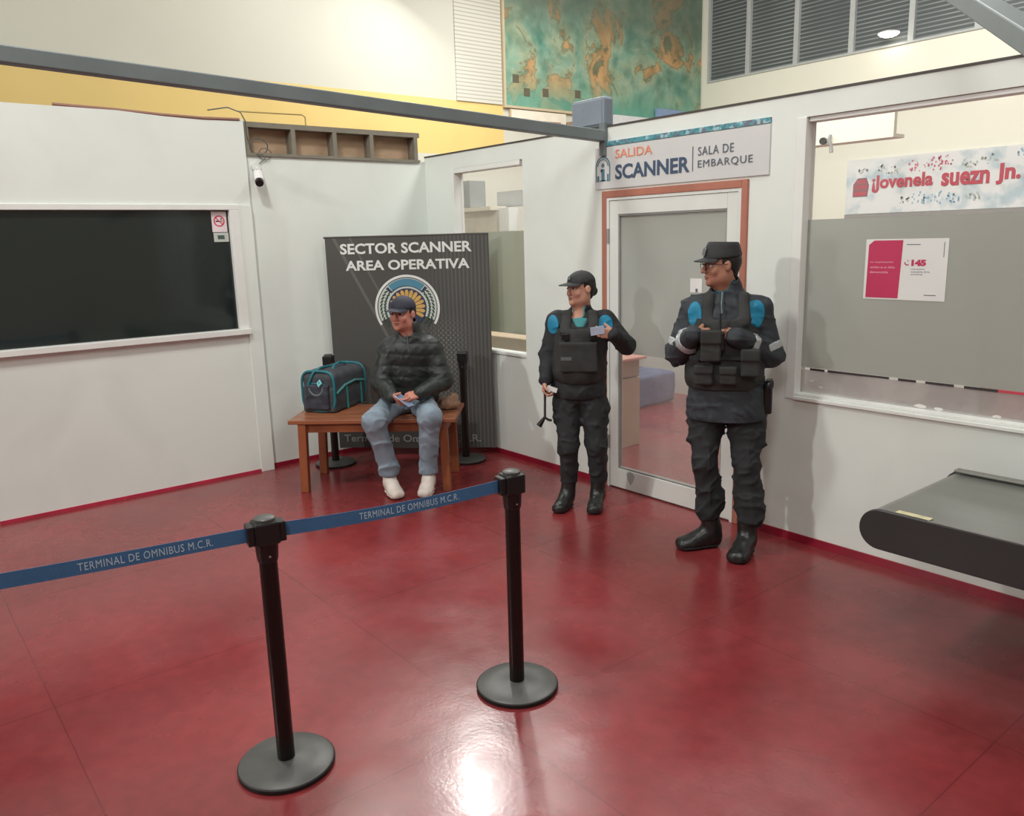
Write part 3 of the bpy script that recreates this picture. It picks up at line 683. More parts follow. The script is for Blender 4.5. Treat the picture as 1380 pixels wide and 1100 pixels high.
epart(MB().ring(EC, .185, .245, PI*.28, PI*.72, OB, UR, UZ, .001, 30), 'teal_band', mat('emblem_teal', (78, 134, 158), .5), .0007)
epart(MB().ring(EC, .18, .19, PI*.24, PI*.76, OB, UR, UZ, .001, 30).ring(EC, .19, .24, PI*.235, PI*.27, OB, UR, UZ, .001, 4).ring(EC, .19, .24, PI*.73, PI*.765, OB, UR, UZ, .001, 4), 'navy_edge', MATS['emblem_navy'], .0007)
lv = MB()
for sgn in (-1, 1):
    for i in range(11):
        for w_ in (-1, 1):
            t = PI/2+sgn*(PI*.29+i*.135); c = (EC[0]+(.208+.016*w_)*math.cos(t), EC[1]+(.208+.016*w_)*math.sin(t)); a_ = t+sgn*PI/2+w_*sgn*-.5+PI
            p = [(c[0]+.020*math.cos(s)*math.cos(a_)-.008*math.sin(s)*math.sin(a_), c[1]+.020*math.cos(s)*math.sin(a_)+.008*math.sin(s)*math.cos(a_)) for s in np.linspace(0, 2*PI, 9)[:-1]]
            lv.prism(p, OB, UR, UZ, .001)
epart(lv, 'laurel_leaves', mat('emblem_leaf_green', (58, 76, 66), .5), .0007)
gp = MB()
for i in range(15):
    t = -.5+i*(PI+1.0)/14; a0 = t
    pts = [(.055, -.006), (.12, -.0150), (.144, -.014), (.156, 0), (.144, .014), (.12, .0150), (.055, .006)]
    gp.prism([(EC[0]+u*math.cos(a0)-v*math.sin(a0), EC[1]+u*math.sin(a0)+v*math.cos(a0)) for u, v in pts], OB, UR, UZ, .001)
epart(gp, 'gold_petals', mat('emblem_gold', (206, 166, 92), .5, var=(30, .15)), .0012)

# ================================================================== HALL BEYOND
mu = bpy.data.materials.new('painted_map'); mu.use_nodes = True; nt = mu.node_tree; n = nt.nodes; b = n['Principled BSDF']; L = nt.links.new
tc = n.new('ShaderNodeTexCoord'); mp = n.new('ShaderNodeMapping'); mp.inputs['Location'].default_value = (0, 1.2, .9); L(tc.outputs['Object'], mp.inputs[0])
a = n.new('ShaderNodeTexNoise'); a.inputs['Scale'].default_value = 1.5; a.inputs['Detail'].default_value = 9; a.inputs['Roughness'].default_value = .62; a.inputs['Distortion'].default_value = .5; L(mp.outputs[0], a.inputs['Vector'])
rp = n.new('ShaderNodeValToRGB'); e = rp.color_ramp.elements; e[0].position = .34; e[0].color = (*lin((92, 146, 130)), 1); e[1].position = .47; e[1].color = (*lin((140, 172, 150)), 1)
for p_, c_ in ((.53, (168, 180, 150)), (.55, (122, 132, 104)), (.57, (196, 158, 112)), (.63, (202, 162, 112)), (.66, (128, 122, 96)), (.75, (122, 140, 108))): q = e.new(p_); q.color = (*lin(c_), 1)
L(a.outputs['Fac'], rp.inputs['Fac'])
a2 = n.new('ShaderNodeTexNoise'); a2.inputs['Scale'].default_value = 5; a2.inputs['Detail'].default_value = 6; L(mp.outputs[0], a2.inputs['Vector'])
r2_ = n.new('ShaderNodeValToRGB'); e = r2_.color_ramp.elements; e[0].position = .35; e[0].color = (.55, .6, .55, 1); e[1].position = .6; e[1].color = (1, 1, 1, 1); L(a2.outputs['Fac'], r2_.inputs['Fac'])
sp = n.new('ShaderNodeSeparateXYZ'); L(tc.outputs['Object'], sp.inputs[0])
mr = n.new('ShaderNodeMapRange'); L(sp.outputs[2], mr.inputs[0]); mr.inputs[1].default_value = .9; mr.inputs[2].default_value = .0
mz = n.new('ShaderNodeMapRange'); L(sp.outputs[2], mz.inputs[0]); mz.inputs[1].default_value = .45; mz.inputs[2].default_value = .1
m0 = n.new('ShaderNodeMix'); m0.data_type = 'RGBA'; m0.blend_type = 'MULTIPLY'; m0.inputs[0].default_value = .8; L(rp.outputs[0], m0.inputs[6]); L(r2_.outputs[0], m0.inputs[7])
m1 = n.new('ShaderNodeMix'); m1.data_type = 'RGBA'; m1.inputs[7].default_value = (*lin((92, 160, 140)), 1); L(m0.outputs[2], m1.inputs[6])
mm = n.new('ShaderNodeMath'); mm.operation = 'MULTIPLY'; mm.inputs[1].default_value = .7; L(mz.outputs[0], mm.inputs[0]); L(mm.outputs[0], m1.inputs[0])
mt = n.new('ShaderNodeMapRange'); L(sp.outputs[2], mt.inputs[0]); mt.inputs[1].default_value = .85; mt.inputs[2].default_value = 1.3
m3 = n.new('ShaderNodeMix'); m3.data_type = 'RGBA'; m3.inputs[7].default_value = (*lin((104, 114, 100)), 1); L(m1.outputs[2], m3.inputs[6]); mm3 = n.new('ShaderNodeMath'); mm3.operation = 'MULTIPLY'; mm3.inputs[1].default_value = .7; L(mt.outputs[0], mm3.inputs[0]); L(mm3.outputs[0], m3.inputs[0])
L(m3.outputs[2], b.inputs['Base Color']); b.inputs['Roughness'].default_value = .5
mr_ = empty('wall_map', (-2, 2.52, 3.50), 0, 'huge painted relief map in greens and tans on the far hall wall', 'map')
MB().box((0, 0, 0), (.03, 3.86, 2.6)).build('picture', mu, mr_)
MB().box((0, -.03, -.03), (.045, 3.88, 0)).box((0, -.03, 0), (.045, 0, 2.6)).build('frame', mat('tan_frame', (196, 180, 150), .5), mr_)
for y, z in ((.30, .13), (.62, .15), (1.20, .18), (.12, .28)): MB().box((.03, y, z), (.034, y+.1, z+.1)).build('legend_box', mat('brown_legend', (96, 92, 74), .6), mr_)
tb = empty('direction_board', (-2, 2.60, 3.27), 0, 'long white board with one brown line under the map', 'board')
MB().box((0, 0, 0), (.03, .95, .19)).build('panel', mat('cream_board', (232, 224, 206), .5), tb)
MB().box((0, 0, -.018), (.04, .97, 0)).box((0, -.018, -.018), (.04, 0, .19)).build('frame', mat('tan_frame', (196, 180, 150), .5), tb)
MB().box((.03, .10, .05), (.033, .85, .075)).build('brown_line', mat('brown_print', (140, 92, 70), .5), tb)
prop(MB().box((-2, 3.56, 3.15), (-1.85, 3.92, 3.36)).build('junction_box', mat('brown_box', (150, 126, 104), .6), bevel=.01), 'small brown box on the hall wall below the map', 'box')
lm = bpy.data.materials.new('pale_louvred_sheet'); lm.use_nodes = True; nt = lm.node_tree; n = nt.nodes; L = nt.links.new
tc = n.new('ShaderNodeTexCoord'); sp = n.new('ShaderNodeSeparateXYZ'); L(tc.outputs['Object'], sp.inputs[0])
d = n.new('ShaderNodeMath'); d.operation = 'PINGPONG'; d.inputs[1].default_value = .022; L(sp.outputs[2], d.inputs[0])
r = n.new('ShaderNodeMapRange'); r.inputs[1].default_value = .012; r.inputs[2].default_value = .022; L(d.outputs[0], r.inputs[0])
mx = n.new('ShaderNodeMix'); mx.data_type = 'RGBA'; L(r.outputs[0], mx.inputs[0]); mx.inputs[6].default_value = (*lin((206, 204, 192)), 1); mx.inputs[7].default_value = (*lin((160, 158, 148)), 1); L(mx.outputs[2], n['Principled BSDF'].inputs['Base Color'])
S(MB().box((-2, 1.78, 3.50), (-1.985, 2.48, 6.2)).build('trim_9', lm))
# loudspeaker on top of the partition
lsR = empty('loudspeaker', (2.075, .06, TR+.012), .0, 'blue grey box loudspeaker standing on the partition where the steel bar ends', 'loudspeaker')
MB().box((-.185, -.05, 0), (.15, .05, .205)).build('cabinet', mat('blue_grey_cabinet', (118, 130, 142), .5, var=(5, .05)), lsR, bevel=.02)
MB().box((-.165, -.056, .02), (.13, -.049, .185)).build('grille', mat('blue_grey_grille', (126, 138, 150), .6, bump=(200, .3)), lsR, bevel=.006)
# shop signs behind, on the far wall
s1 = empty('shop_sign', (-1.96, 4.40, 3.30), 0, 'white shop sign with faint writing behind the loudspeaker', 'sign')
MB().box((0, .02, 0), (.05, .80, .21)).build('panel', mat('white_shop_panel', (216, 220, 222), .5), s1)
MB().box((.05, .12, .07), (.052, .40, .11)).build('faint_print', mat('faint_print', (160, 168, 178), .5), s1)
MB().box((.05, .46, .11), (.052, .74, .15)).build('faint_print', mat('faint_print', (160, 168, 178), .5), s1)
prop(MB().box((-1.955, 5.32, 3.44), (-1.91, 5.90, 3.66)).build('shop_sign', mat('blue_shop_panel', (134, 158, 196), .5)), 'plain pale blue shop sign right of the white one', 'sign')
# added glowing disc standing in for a lamp's reflection in the dark windows
wl = empty('lamp_reflection', (1.02, 6.25, 4.22), 0, 'glowing oval disc added as a lamp reflection in the dark hall windows', 'lamp reflection')
g = Grid((-.2, -.2, -.1), (.2, .2, .1), .008)
MB().lathe([(.01, -.045), (.06, -.038), (.10, -.022), (.125, 0), (.118, .006)], n=28).build('reflection_disc', mat('reflection_glow', (255, 252, 240), .5, emit=((255, 250, 236), 9)), wl, smooth=True)
MB().box((-.03, .08, .0), (.03, .2, .03)).lathe([(.128, .006), (.128, .018), (.118, .024)], n=28).build('housing', M_grey, wl)  # rim and bracket made up to carry the reflection disc
# steel bars overhead
def bar(a, b, w_, h, lab, nm='steel_bar'):
    o = MB().beam(a, b, w_, h).build(nm, M_steel, bevel=.006); prop(o, lab, 'steel bar'); return o
bar((2.24, -.02, 2.53), (2.03, -4.3, 2.735), .07, .075, 'long grey steel bar running from the sign corner out over the seated man')
S(MB().box((2.215, -.03, 2.40), (2.27, -.001, TR+.03)).build('trim_7', M_steel))
C0 = np.array(CAMP); pA = np.array([4.765, -.40, 2.80]); pB = np.array([5.315, -1.085, 2.425])
bar(pA+(pA-pB)*1.6, pB+(pB-pA)*.5, .085, .075, 'thick grey steel beam crossing the top right corner')
# equipment seen through the corner window
ac = empty('air_conditioner', (-.90, 1.14, 2.19), 0, 'grey metal air unit high behind the corner window', 'air conditioner')
MB().box((-.40, -.02, 0), (-.0, .2, .29)).build('casing', mat('grey_metal_casing', (150, 154, 154), .4, .3), ac, bevel=.01)
gv = MB()
for i in range(9): gv.box((-.29, -.026, .03+.026*i), (-.03, -.02, .04+.026*i))
gv.build('louvre', M_grey, ac)
S(MB().box((-1.99, 1.22, 0), (-.57, 1.30, 2.15)).box((-1.99, 1.12, 2.15), (-.55, 1.34, 2.19)).build('wall_booth', mat('beige_booth', (214, 208, 190), .6)))
S(MB().box((-.53, 1.22, 0), (-.36, 1.36, 2.17)).build('trim_8', M_white))
S(MB().box((-.78, 1.40, 2.19), (1.15, 1.5, 2.35)).build('wall_booth_slab', mat('grey_slab', (176, 178, 178), .6)))  # plain grey slab high behind the corner window
S(MB().box((-1.99, 3.2, 0), (3.6, 3.26, 1.75)).build('wall_inner', mat('grey_inner_wall', (198, 204, 198), .6)))
ct = MB().box((-.6, .35, 0), (1.04, .9, .97)).build('counter', mat('beige_counter', (196, 176, 148), .5), bevel=.01); prop(ct, 'beige counter behind the corner window under the frosted glass', 'counter')
# items behind the door and window
# ---- long hand-painted banner on the far wall
lb = empty('painted_banner', (.50, 6.380, 2.05), 0, 'long white hand-painted cloth banner with crimson words seen through the wide window', 'banner')
vm = bpy.data.materials.new('splattered_cloth'); vm.use_nodes = True; nt = vm.node_tree; n = nt.nodes; L = nt.links.new; tc = n.new('ShaderNodeTexCoord'); a = n.new('ShaderNodeTexNoise'); a.inputs['Scale'].default_value = 3.5; a.inputs['Detail'].default_value = 6; L(tc.outputs['Object'], a.inputs['Vector'])
rp = n.new('ShaderNodeValToRGB'); e = rp.color_ramp.elements; e[0].position = .36; e[0].color = (*lin((176, 196, 204)), 1); e[1].position = .5; e[1].color = (*lin((226, 228, 228)), 1); L(a.outputs['Fac'], rp.inputs['Fac']); L(rp.outputs[0], n['Principled BSDF'].inputs['Base Color'])
MB().box((0, 0, 0), (3.3, .012, .70)).build('cloth', vm, lb)
M_cr2 = mat('crimson_paint', (186, 36, 66), .6)
lettering('¡Jovenela', (.36, -.004, .26), UR, UZ, .3, M_cr2, 'lettering', lb, width=.78, height=.22, bold=.010, thick=.004)
lettering('suezn', (1.24, -.004, .29), UR, UZ, .3, M_cr2, 'lettering', lb, width=.55, height=.16, bold=.010, thick=.004)
lettering('Jn.', (1.86, -.004, .27), UR, UZ, .3, M_cr2, 'lettering', lb, width=.26, height=.24, bold=.012, thick=.004)
random.seed(11)
def blot(mb, cx, cz, R, n_, a0=0):
    for i in range(n_):
        t = random.uniform(0, 6.28); rr = R*math.sqrt(random.random()); s = random.uniform(.006, .014)
        mb.prism([(cx+rr*math.cos(t)*1.3+s*math.cos(k), cz+rr*math.sin(t)*.8+s*math.sin(k)*1.3) for k in np.linspace(0, 2*PI, 7)[:-1]], (0, -.003, 0), UR, UZ, .002)
for cols, spots in (((176, 182, 176), [(.22, .55, .05), (.46, .56, .07), (.62, .52, .07), (1.55, .55, .07), (1.78, .58, .08)]), ((204, 92, 122), [(.93, .57, .1), (1.18, .57, .1), (1.28, .6, .08)]), ((136, 176, 198), [(.98, .16, .11), (1.2, .17, .12), (1.4, .14, .06), (2.2, .6, .1), (2.5, .62, .1)]), ((176, 150, 150), [(.8, .15, .06), (1.62, .15, .07)])):
    mb = MB()
    for x, z, R in spots: blot(mb, x, z, R, 16)
    mb.build('paint_dots', mat('dots_%d' % cols[0], cols, .6), lb)
for x in (.10, 2.18):
    k = MB().prism([(x, .22), (x+.20, .22), (x+.22, .36), (x+.18, .46), (x+.06, .46), (x, .38)], (0, -.003, 0), UR, UZ, .002).build('painted_figure', mat('crimson_dark', (140, 70, 82), .6), lb)
    MB().box((x+.02, -.006, .24), (x+.18, -.003, .28)).box((x+.03, -.006, .33), (x+.19, -.003, .36)).box((x+.05, -.006, .40), (x+.17, -.003, .43)).build('stripe', MATS['crimson_paint'], k)
MB().box((0, -.01, -.055), (3.3, .0, -.005)).build('lower_batten', mat('grey_batten', (140, 138, 136), .5), lb)
# small camera and louvre beyond the wide window
c2 = empty('wall_camera', (2.14, 2.98, 2.66), 0, 'small round wall camera with cable seen through the top left of the wide window', 'camera')
MB().lathe([(.03, -.02), (.034, 0), (.03, .02)], n=20).build('lens', M_black, c2).rotation_euler = (PI/2, 0, 0)
MB().tube([(.07, 0, .05), (.06, -.01, 0), (.08, 0, -.05), (.085, 0, -.11)], [.014, .02, .016, .02], 10).build('bracket', M_grey, c2, smooth=True)
prop(MB().box((3.15, 5.0, 3.02), (3.85, 5.15, 3.10)).box((3.25, 5.15, 3.05), (3.3, 6.4, 3.07)).build('air_vent', mat('dark_vent', (110, 104, 96), .5), bevel=.008), 'dark slotted vent high behind the wide window', 'vent')
cb = empty('cabinet', (1.40, .95, 0), 0, 'narrow beige cabinet seen through the left of the door glass', 'cabinet')
MB().box((-.3, -.14, .0), (.20, .14, .62)).box((-.3, -.13, .63), (.2, .13, .785)).build('body', mat('beige_laminate', (184, 162, 140), .5), cb, bevel=.008)
MB().box((-.32, -.16, .785), (.26, .16, .81)).build('top', mat('pinkish_laminate', (206, 150, 136), .5), cb, bevel=.006)
bb = Grid((-.5, -.42, -.05), (.5, .42, .42), .015); bb.box((0, 0, .175), (.42, .34, .175), rd=.04, k=0); bb.noise(.008, .3, 4)
bo = bb.mesh('seat_bundle', mat('blue_grey_fabric', (86, 98, 128), .8, var=(12, .25), bump=(20, .4))); bo.location = (.15, 2.49, 0)
prop(bo, 'low blue upholstered block on the red floor behind the door glass', 'seat')

# ================================================================== BARRIER POSTS AND BELTS
def barrier_post(x, y, rz, lab, tilt=(0, 0), clips=(1,)):
    r = empty('barrier_post', (x, y, 0), rz, lab, 'barrier post', 'black belt barrier posts'); r.rotation_euler = (tilt[0], tilt[1], rz)
    bs = MB().lathe([(.162, .006), (.168, .012), (.168, .020), (.160, .025), (.10, .028), (.045, .031), (.034, .034)], n=64).build('base', M_base, r, smooth=True)
    MB().lathe([(.158, 0), (.171, .002), (.172, .016), (.168, .02)], n=64).build('rubber_rim', M_rubber, bs, smooth=True)
    MB().lathe([(.031, .036), (.031, .80)], n=28).build('pole', M_pole, r, smooth=True)
    hd = MB().lathe([(.033, .79), (.036, .80), (.040, .86), (.042, .872)], n=28).build('collar', M_black, r, smooth=True)
    MB().lathe([(.0035, 0), (.0035, .003)], n=10).build('screw', mat('bright_screw', (210, 210, 205), .3, .8), hd).location = (0, 0, 0)
    hd.children[0].rotation_euler = (PI/2, 0, 0); hd.children[0].location = (0, -.036, .815)
    h = MB().box((-.042, -.042, .855), (.042, .042, .935)).build('head', M_black, r, bevel=.008)
    MB().lathe([(.036, .935), (.036, .944), (.030, .948)], n=28).build('cap', M_base, h, smooth=True)
    for c in clips:
        MB().box((c*.040 if c > 0 else c*.064, -.030, .858), (c*.064 if c > 0 else c*.040, .030, .928)).build('belt_clip', M_black, r, bevel=.004)
    return r
p1 = np.array([3.838, -3.272]); p2_ = np.array([3.989, -2.312]); p0 = np.array([3.655-.03, -4.027-.13])
ang = math.atan2(*(p2_-p1)[::-1]); ang0 = math.atan2(*(p1-p0)[::-1])
barrier_post(p1[0], p1[1], ang, 'black barrier post in the left foreground with belts on both sides', clips=(1, -1))
barrier_post(p2_[0], p2_[1], ang, 'black barrier post in the centre foreground where the blue belt ends', clips=(-1,))
barrier_post(.235, -1.235, bang, 'unused black barrier post behind the sports bag and the bench', clips=())
barrier_post(.93, -.36, bang, 'unused black barrier post right of the seated man against the banner', clips=())
barrier_post(p0[0], p0[1]-.75, ang0, 'black barrier post beyond the left end of the blue belt', clips=(1,))
def belt(a, b, lab, t0, t1, text_w):
    L_ = float(np.linalg.norm(b-a)); an = math.atan2(b[1]-a[1], b[0]-a[0]); z0, z1 = .866, .916
    r = empty('barrier_belt', (a[0], a[1], 0), an, lab, 'barrier belt', 'blue printed barrier belts')
    m = MB(); N = 30; sag = lambda x: -.012*math.sin(PI*x/L_)
    for s in (-1, 1):
        for i in range(N+1):
            x = L_*i/N
            for z in (z0, z1): m.v.append((x, s*.001, z+sag(x)))
    K = 2*(N+1)
    for i in range(N):
        q = 2*i; m.f += [(q, q+2, q+3, q+1), (K+q, K+q+1, K+q+3, K+q+2), (q, q+K, q+K+2, q+2), (q+1, q+3, q+K+3, q+K+1)]; m.mi += [0]*4
    m.f += [(0, 1, K+1, K), (2*N, K+2*N, K+2*N+1, 2*N+1)]; m.mi += [0, 0]
    m.build('webbing', M_belt, r)
    # print on the face towards the viewer (local -y)
    for tt in t0:
        o = lettering('TERMINAL DE OMNIBUS M.C.R.', (tt, -.0016, z0+.0125), UR, UZ, .02, M_belttxt, 'lettering', r, width=text_w, height=.026, spacing=1.1, thick=.0005)
        for v in o.data.vertices: v.co.z += sag(v.co.x)
    return r
M_belttxt = MATS['pale_belt_print']
dirn = (p2_-p1)/np.linalg.norm(p2_-p1); d0 = (p1-p0)/np.linalg.norm(p1-p0)
belt(p1+dirn*.064, p2_-dirn*.064, 'blue belt stretched between the two foreground barrier posts', (.27,), 0, .40)
q0 = p0-d0*.71
belt(q0, p1-d0*.064, 'blue belt running from the left foreground barrier post out of view', (1.05,), 0, .40)

# ================================================================== BENCH
BC = (.965, -1.195); BR = .838
bh = empty('wooden_bench', (BC[0], BC[1], 0), BR, 'orange-stained wooden bench with tapered square legs across the corner', 'bench')
m = MB()
for i in range(4): m.box((-.63, -.295+i*.1495, .532), (.63, -.295+i*.1495+.142, .562))
m.build('seat', M_woodtop, bh, bevel=.004)
MB().box((-.54, -.262, .462), (.54, -.238, .532)).box((-.54, .238, .462), (.54, .262, .532)).box((-.56, -.238, .462), (-.54, .238, .532)).box((.54, -.238, .462), (.56, .238, .532)).build('apron', M_wood, bh, bevel=.003)
for sx in (-1, 1):
    for sy in (-1, 1):
        MB().beam((sx*.545, sy*.255, 0), (sx*.53, sy*.255, .532), .062, .062, up=(0, 1, 0)).build('leg', M_wood, bh, bevel=.005)
# crumpled brown bag at the right end of the bench
g = Grid((-.16, -.14, -.02), (.16, .14, .16), .006); g.ell((0, 0, .045), (.10, .07, .05), k=0); g.ell((.05, .02, .08), (.04, .04, .045), k=.02); g.erc((-.06, 0, .05), (-.09, -.02, .11), .022, .014, k=.02); g.erc((.02, -.03, .05), (.03, -.05, .1), .02, .012, k=.02); g.noise(.006, .05, 8); g.half((0, 0, .0), (0, 0, -1))
bp = g.mesh('paper_bag', mat('brown_kraft_paper', (150, 118, 96), .7, var=(18, .2))); bp.location = (1.285, -.775, .563); bp.rotation_euler = (0, 0, .9)
prop(bp, 'crumpled brown bag lying on the right end of the bench', 'bag')

# ================================================================== SPORTS BAG
sb = empty('sports_bag', (.535, -1.345, .563), 2.13, 'dark grey sports bag with teal trim on the left end of the bench', 'bag')
M_bag = mat('dark_grey_nylon', (58, 62, 68), .6, var=(14, .15), bump=(80, .2)); M_teal = mat('teal_nylon', (26, 112, 124), .5, var=(20, .12)); M_bagd = mat('navy_grey_nylon', (46, 50, 62), .6, var=(14, .15))
LB, WB, HB = .25, .145, .335
g = Grid((-.36, -.2, -.02), (.36, .2, .40), .007)
g.box((0, 0, .10), (LB, WB, .10), rd=.025, k=0); g.box((0, 0, .172), (LB+.004, WB, .152), rd=.062, k=.01)
g.noise(.004, .16, 5); g.half((0, 0, 0), (0, 0, -1)); g.mesh('body', M_bag, sb)
def loopx(x, w_, h, z0=.012, n=36, rad=.07):
    pts = []
    for t in np.linspace(0, 2*PI, n, endpoint=False):
        c, s = math.cos(t), math.sin(t); e_ = .5
        pts.append((x, w_*math.copysign(abs(c)**e_, c), z0+h/2+h/2*math.copysign(abs(s)**e_, s)))
    return pts
for x in (-LB+.012, LB-.012): MB().tube(loopx(x, WB-.002, HB-.022), .010, 8, closed=True).build('teal_piping', M_teal, sb, smooth=True)
MB().tube(loopx(-LB-.002, WB*.62, .20, .03), .006, 8, closed=True).build('end_pocket_trim', M_teal, sb, smooth=True)
g = Grid((-.40, -.14, 0), (-.22, .14, .28), .006); g.box((-LB-.004, 0, .125), (.018, WB*.72, .10), rd=.015, k=0); g.noise(.003, .1, 2); g.mesh('end_pocket', M_bagd, sb)
MB().tube([(-LB-.018, .06*math.cos(t), .20+.06*math.sin(t)) for t in np.linspace(PI, 2*PI, 12)], .009, 8).build('grab_loop', mat('grey_webbing', (96, 112, 116), .6), sb, smooth=True)
MB().tube([(-.22, -WB-.004, .15), (-.1, -WB-.012, .20), (.05, -WB-.012, .215), (.2, -WB-.006, .19)], .010, 8).build('zip_band', mat('teal_grey_webbing', (64, 122, 122), .6), sb, smooth=True)
for x in (-.06, .16): MB().beam((x, -WB-.004, .01), (x-.01, -WB-.006, .2), .022, .006, up=(0, 1, 0)).build('side_strap', mat('teal_webbing', (48, 140, 140), .6), sb)
hp = [(-.10, -.05, .305), (-.06, -.045, .345), (.04, -.03, .355), (.12, -.03, .34), (.18, -.04, .30)]
MB().tube(hp, .009, 8).build('handle', M_teal, sb, smooth=True)
MB().tube([(-LB-.01, .10, .12), (-LB-.014, .07, .22), (-LB+.0, .03, .31), (-.2, .0, .345), (-.05, .03, .335), (.12, .06, .315)], .010, 8).build('shoulder_strap', M_teal, sb, smooth=True)
MB().tube([(-LB-.02, -.02, .235), (-LB-.03, -.035, .215), (-LB-.02, -.05, .235), (-LB-.012, -.035, .255)], .012, 8, closed=True).build('buckle', mat('pale_teal_buckle', (120, 190, 196), .4), sb, smooth=True)

# ================================================================== CONVEYOR
cv = empty('belt_conveyor', (5.6, -.52, 0), 0, 'black belt conveyor of the baggage scanner with a rounded end by the right wall', 'conveyor')
cv.location = (5.6, -.59, 0)
M_cb = mat('dark_grey_conveyor_belt', (112, 114, 108), .3, var=(5, .12), stretch=(.3, 1, 1), bump=(150, .06)); M_cs = mat('charcoal_side_panel', (46, 47, 48), .45, var=(6, .08))
TZ = .68; R_ = .082
def stadium(x0, x1, r, zt, n=16):
    zc = zt-r; pts = [(x0+r-r*math.sin(t), zc+r*math.cos(t)) for t in np.linspace(0, PI, n)]
    return pts+[(x1, zc-r), (x1, zc+r)]
U_, V_ = (1, 0, 0), (0, 0, 1)     # U x V = -y
MB().prism([(x-5.6, z) for x, z in stadium(4.765, 7.2, R_, TZ)][::-1], (0, .395, 0), (1, 0, 0), V_, .79).build('belt', M_cb, cv, smooth=True)
MB().prism([(x-5.6, z) for x, z in stadium(4.757, 7.2, R_+.006, TZ+.004)][::-1], (0, -.395, 0), (1, 0, 0), V_, .022).build('side_panel', M_cs, cv, bevel=.004)
MB().prism([(x-5.6, z) for x, z in stadium(4.757, 7.2, R_+.010, TZ+.010)][::-1], (0, .417, 0), (1, 0, 0), V_, .022).build('side_panel', M_cs, cv, bevel=.004)
MB().box((-.78, .345, TZ+.010), (1.6, .395, TZ+.022)).build('side_rail', mat('grey_rail', (128, 128, 122), .4, .3), cv, bevel=.004)
MB().box((-.70, -.398, TZ+.0045), (-.56, -.362, TZ+.0055)).build('label_strip', mat('pale_yellow_sticker', (206, 200, 160), .5, var=(40, .15)), cv)
MB().box((-.56, -.416, TZ+.0045), (1.6, -.408, TZ+.0065)).build('edge_strip', mat('worn_metal_edge', (150, 152, 148), .35, .6), cv)
for x in (.05, 1.1):
    for y in (-.37, .37): MB().box((x-.025, y-.025, 0), (x+.025, y+.025, TZ-2*R_-.006)).lathe([(.04, 0), (.04, .012)], (x, y, 0), 16).build('leg', M_cs, cv)
    MB().box((x-.02, -.345, .2), (x+.02, .345, .24)).build('crossbar', M_cs, cv)
# ================================================================== PEOPLE
def D(a, b, z): return np.array([a, -b, z], float)
M_skin = mat('skin', (186, 138, 118), .5, var=(40, .06)); M_skin2 = mat('reddened_skin', (190, 128, 112), .5, var=(40, .06)); M_skin3 = mat('tan_skin', (160, 112, 92), .5, var=(40, .06))
M_hair = mat('black_hair', (26, 22, 22), .5, var=(60, .3), bump=(120, .4))
M_uni = mat('black_uniform_cloth', (36, 39, 42), .8, var=(16, .15), bump=(160, .15)); M_uni2 = mat('charcoal_parka_cloth', (46, 52, 58), .75, var=(16, .12), bump=(160, .15))
M_vest = mat('olive_black_vest', (44, 46, 46), .75, var=(20, .16), bump=(200, .2)); M_tur = mat('turquoise_patch_cloth', (18, 124, 160), .65, var=(20, .12))
M_cap = mat('black_cap_cloth', (42, 44, 46), .75, var=(24, .1), bump=(200, .15)); M_refl = mat('silver_reflective_tape', (168, 172, 174), .35, .2)
M_boot = mat('black_boot_leather', (34, 36, 36), .35, var=(16, .2), bump=(40, .15)); M_sole = mat('boot_sole_rubber', (22, 22, 22), .7)
M_jean = mat('faded_blue_jeans', (130, 146, 160), .8, var=(9, .16), bump=(120, .2)); M_puff = mat('dark_green_black_puffer', (32, 38, 37), .5, var=(12, .15))
M_shoe = mat('off_white_leather', (218, 208, 200), .5, var=(16, .08)); M_shoesole = mat('pale_rubber_sole', (206, 196, 184), .6)
M_eyew = mat('eye_white', (214, 208, 202), .2); M_iris = mat('dark_brown_iris', (40, 26, 20), .2); M_lip = mat('muted_lips', (146, 96, 88), .45); M_brow = M_hair

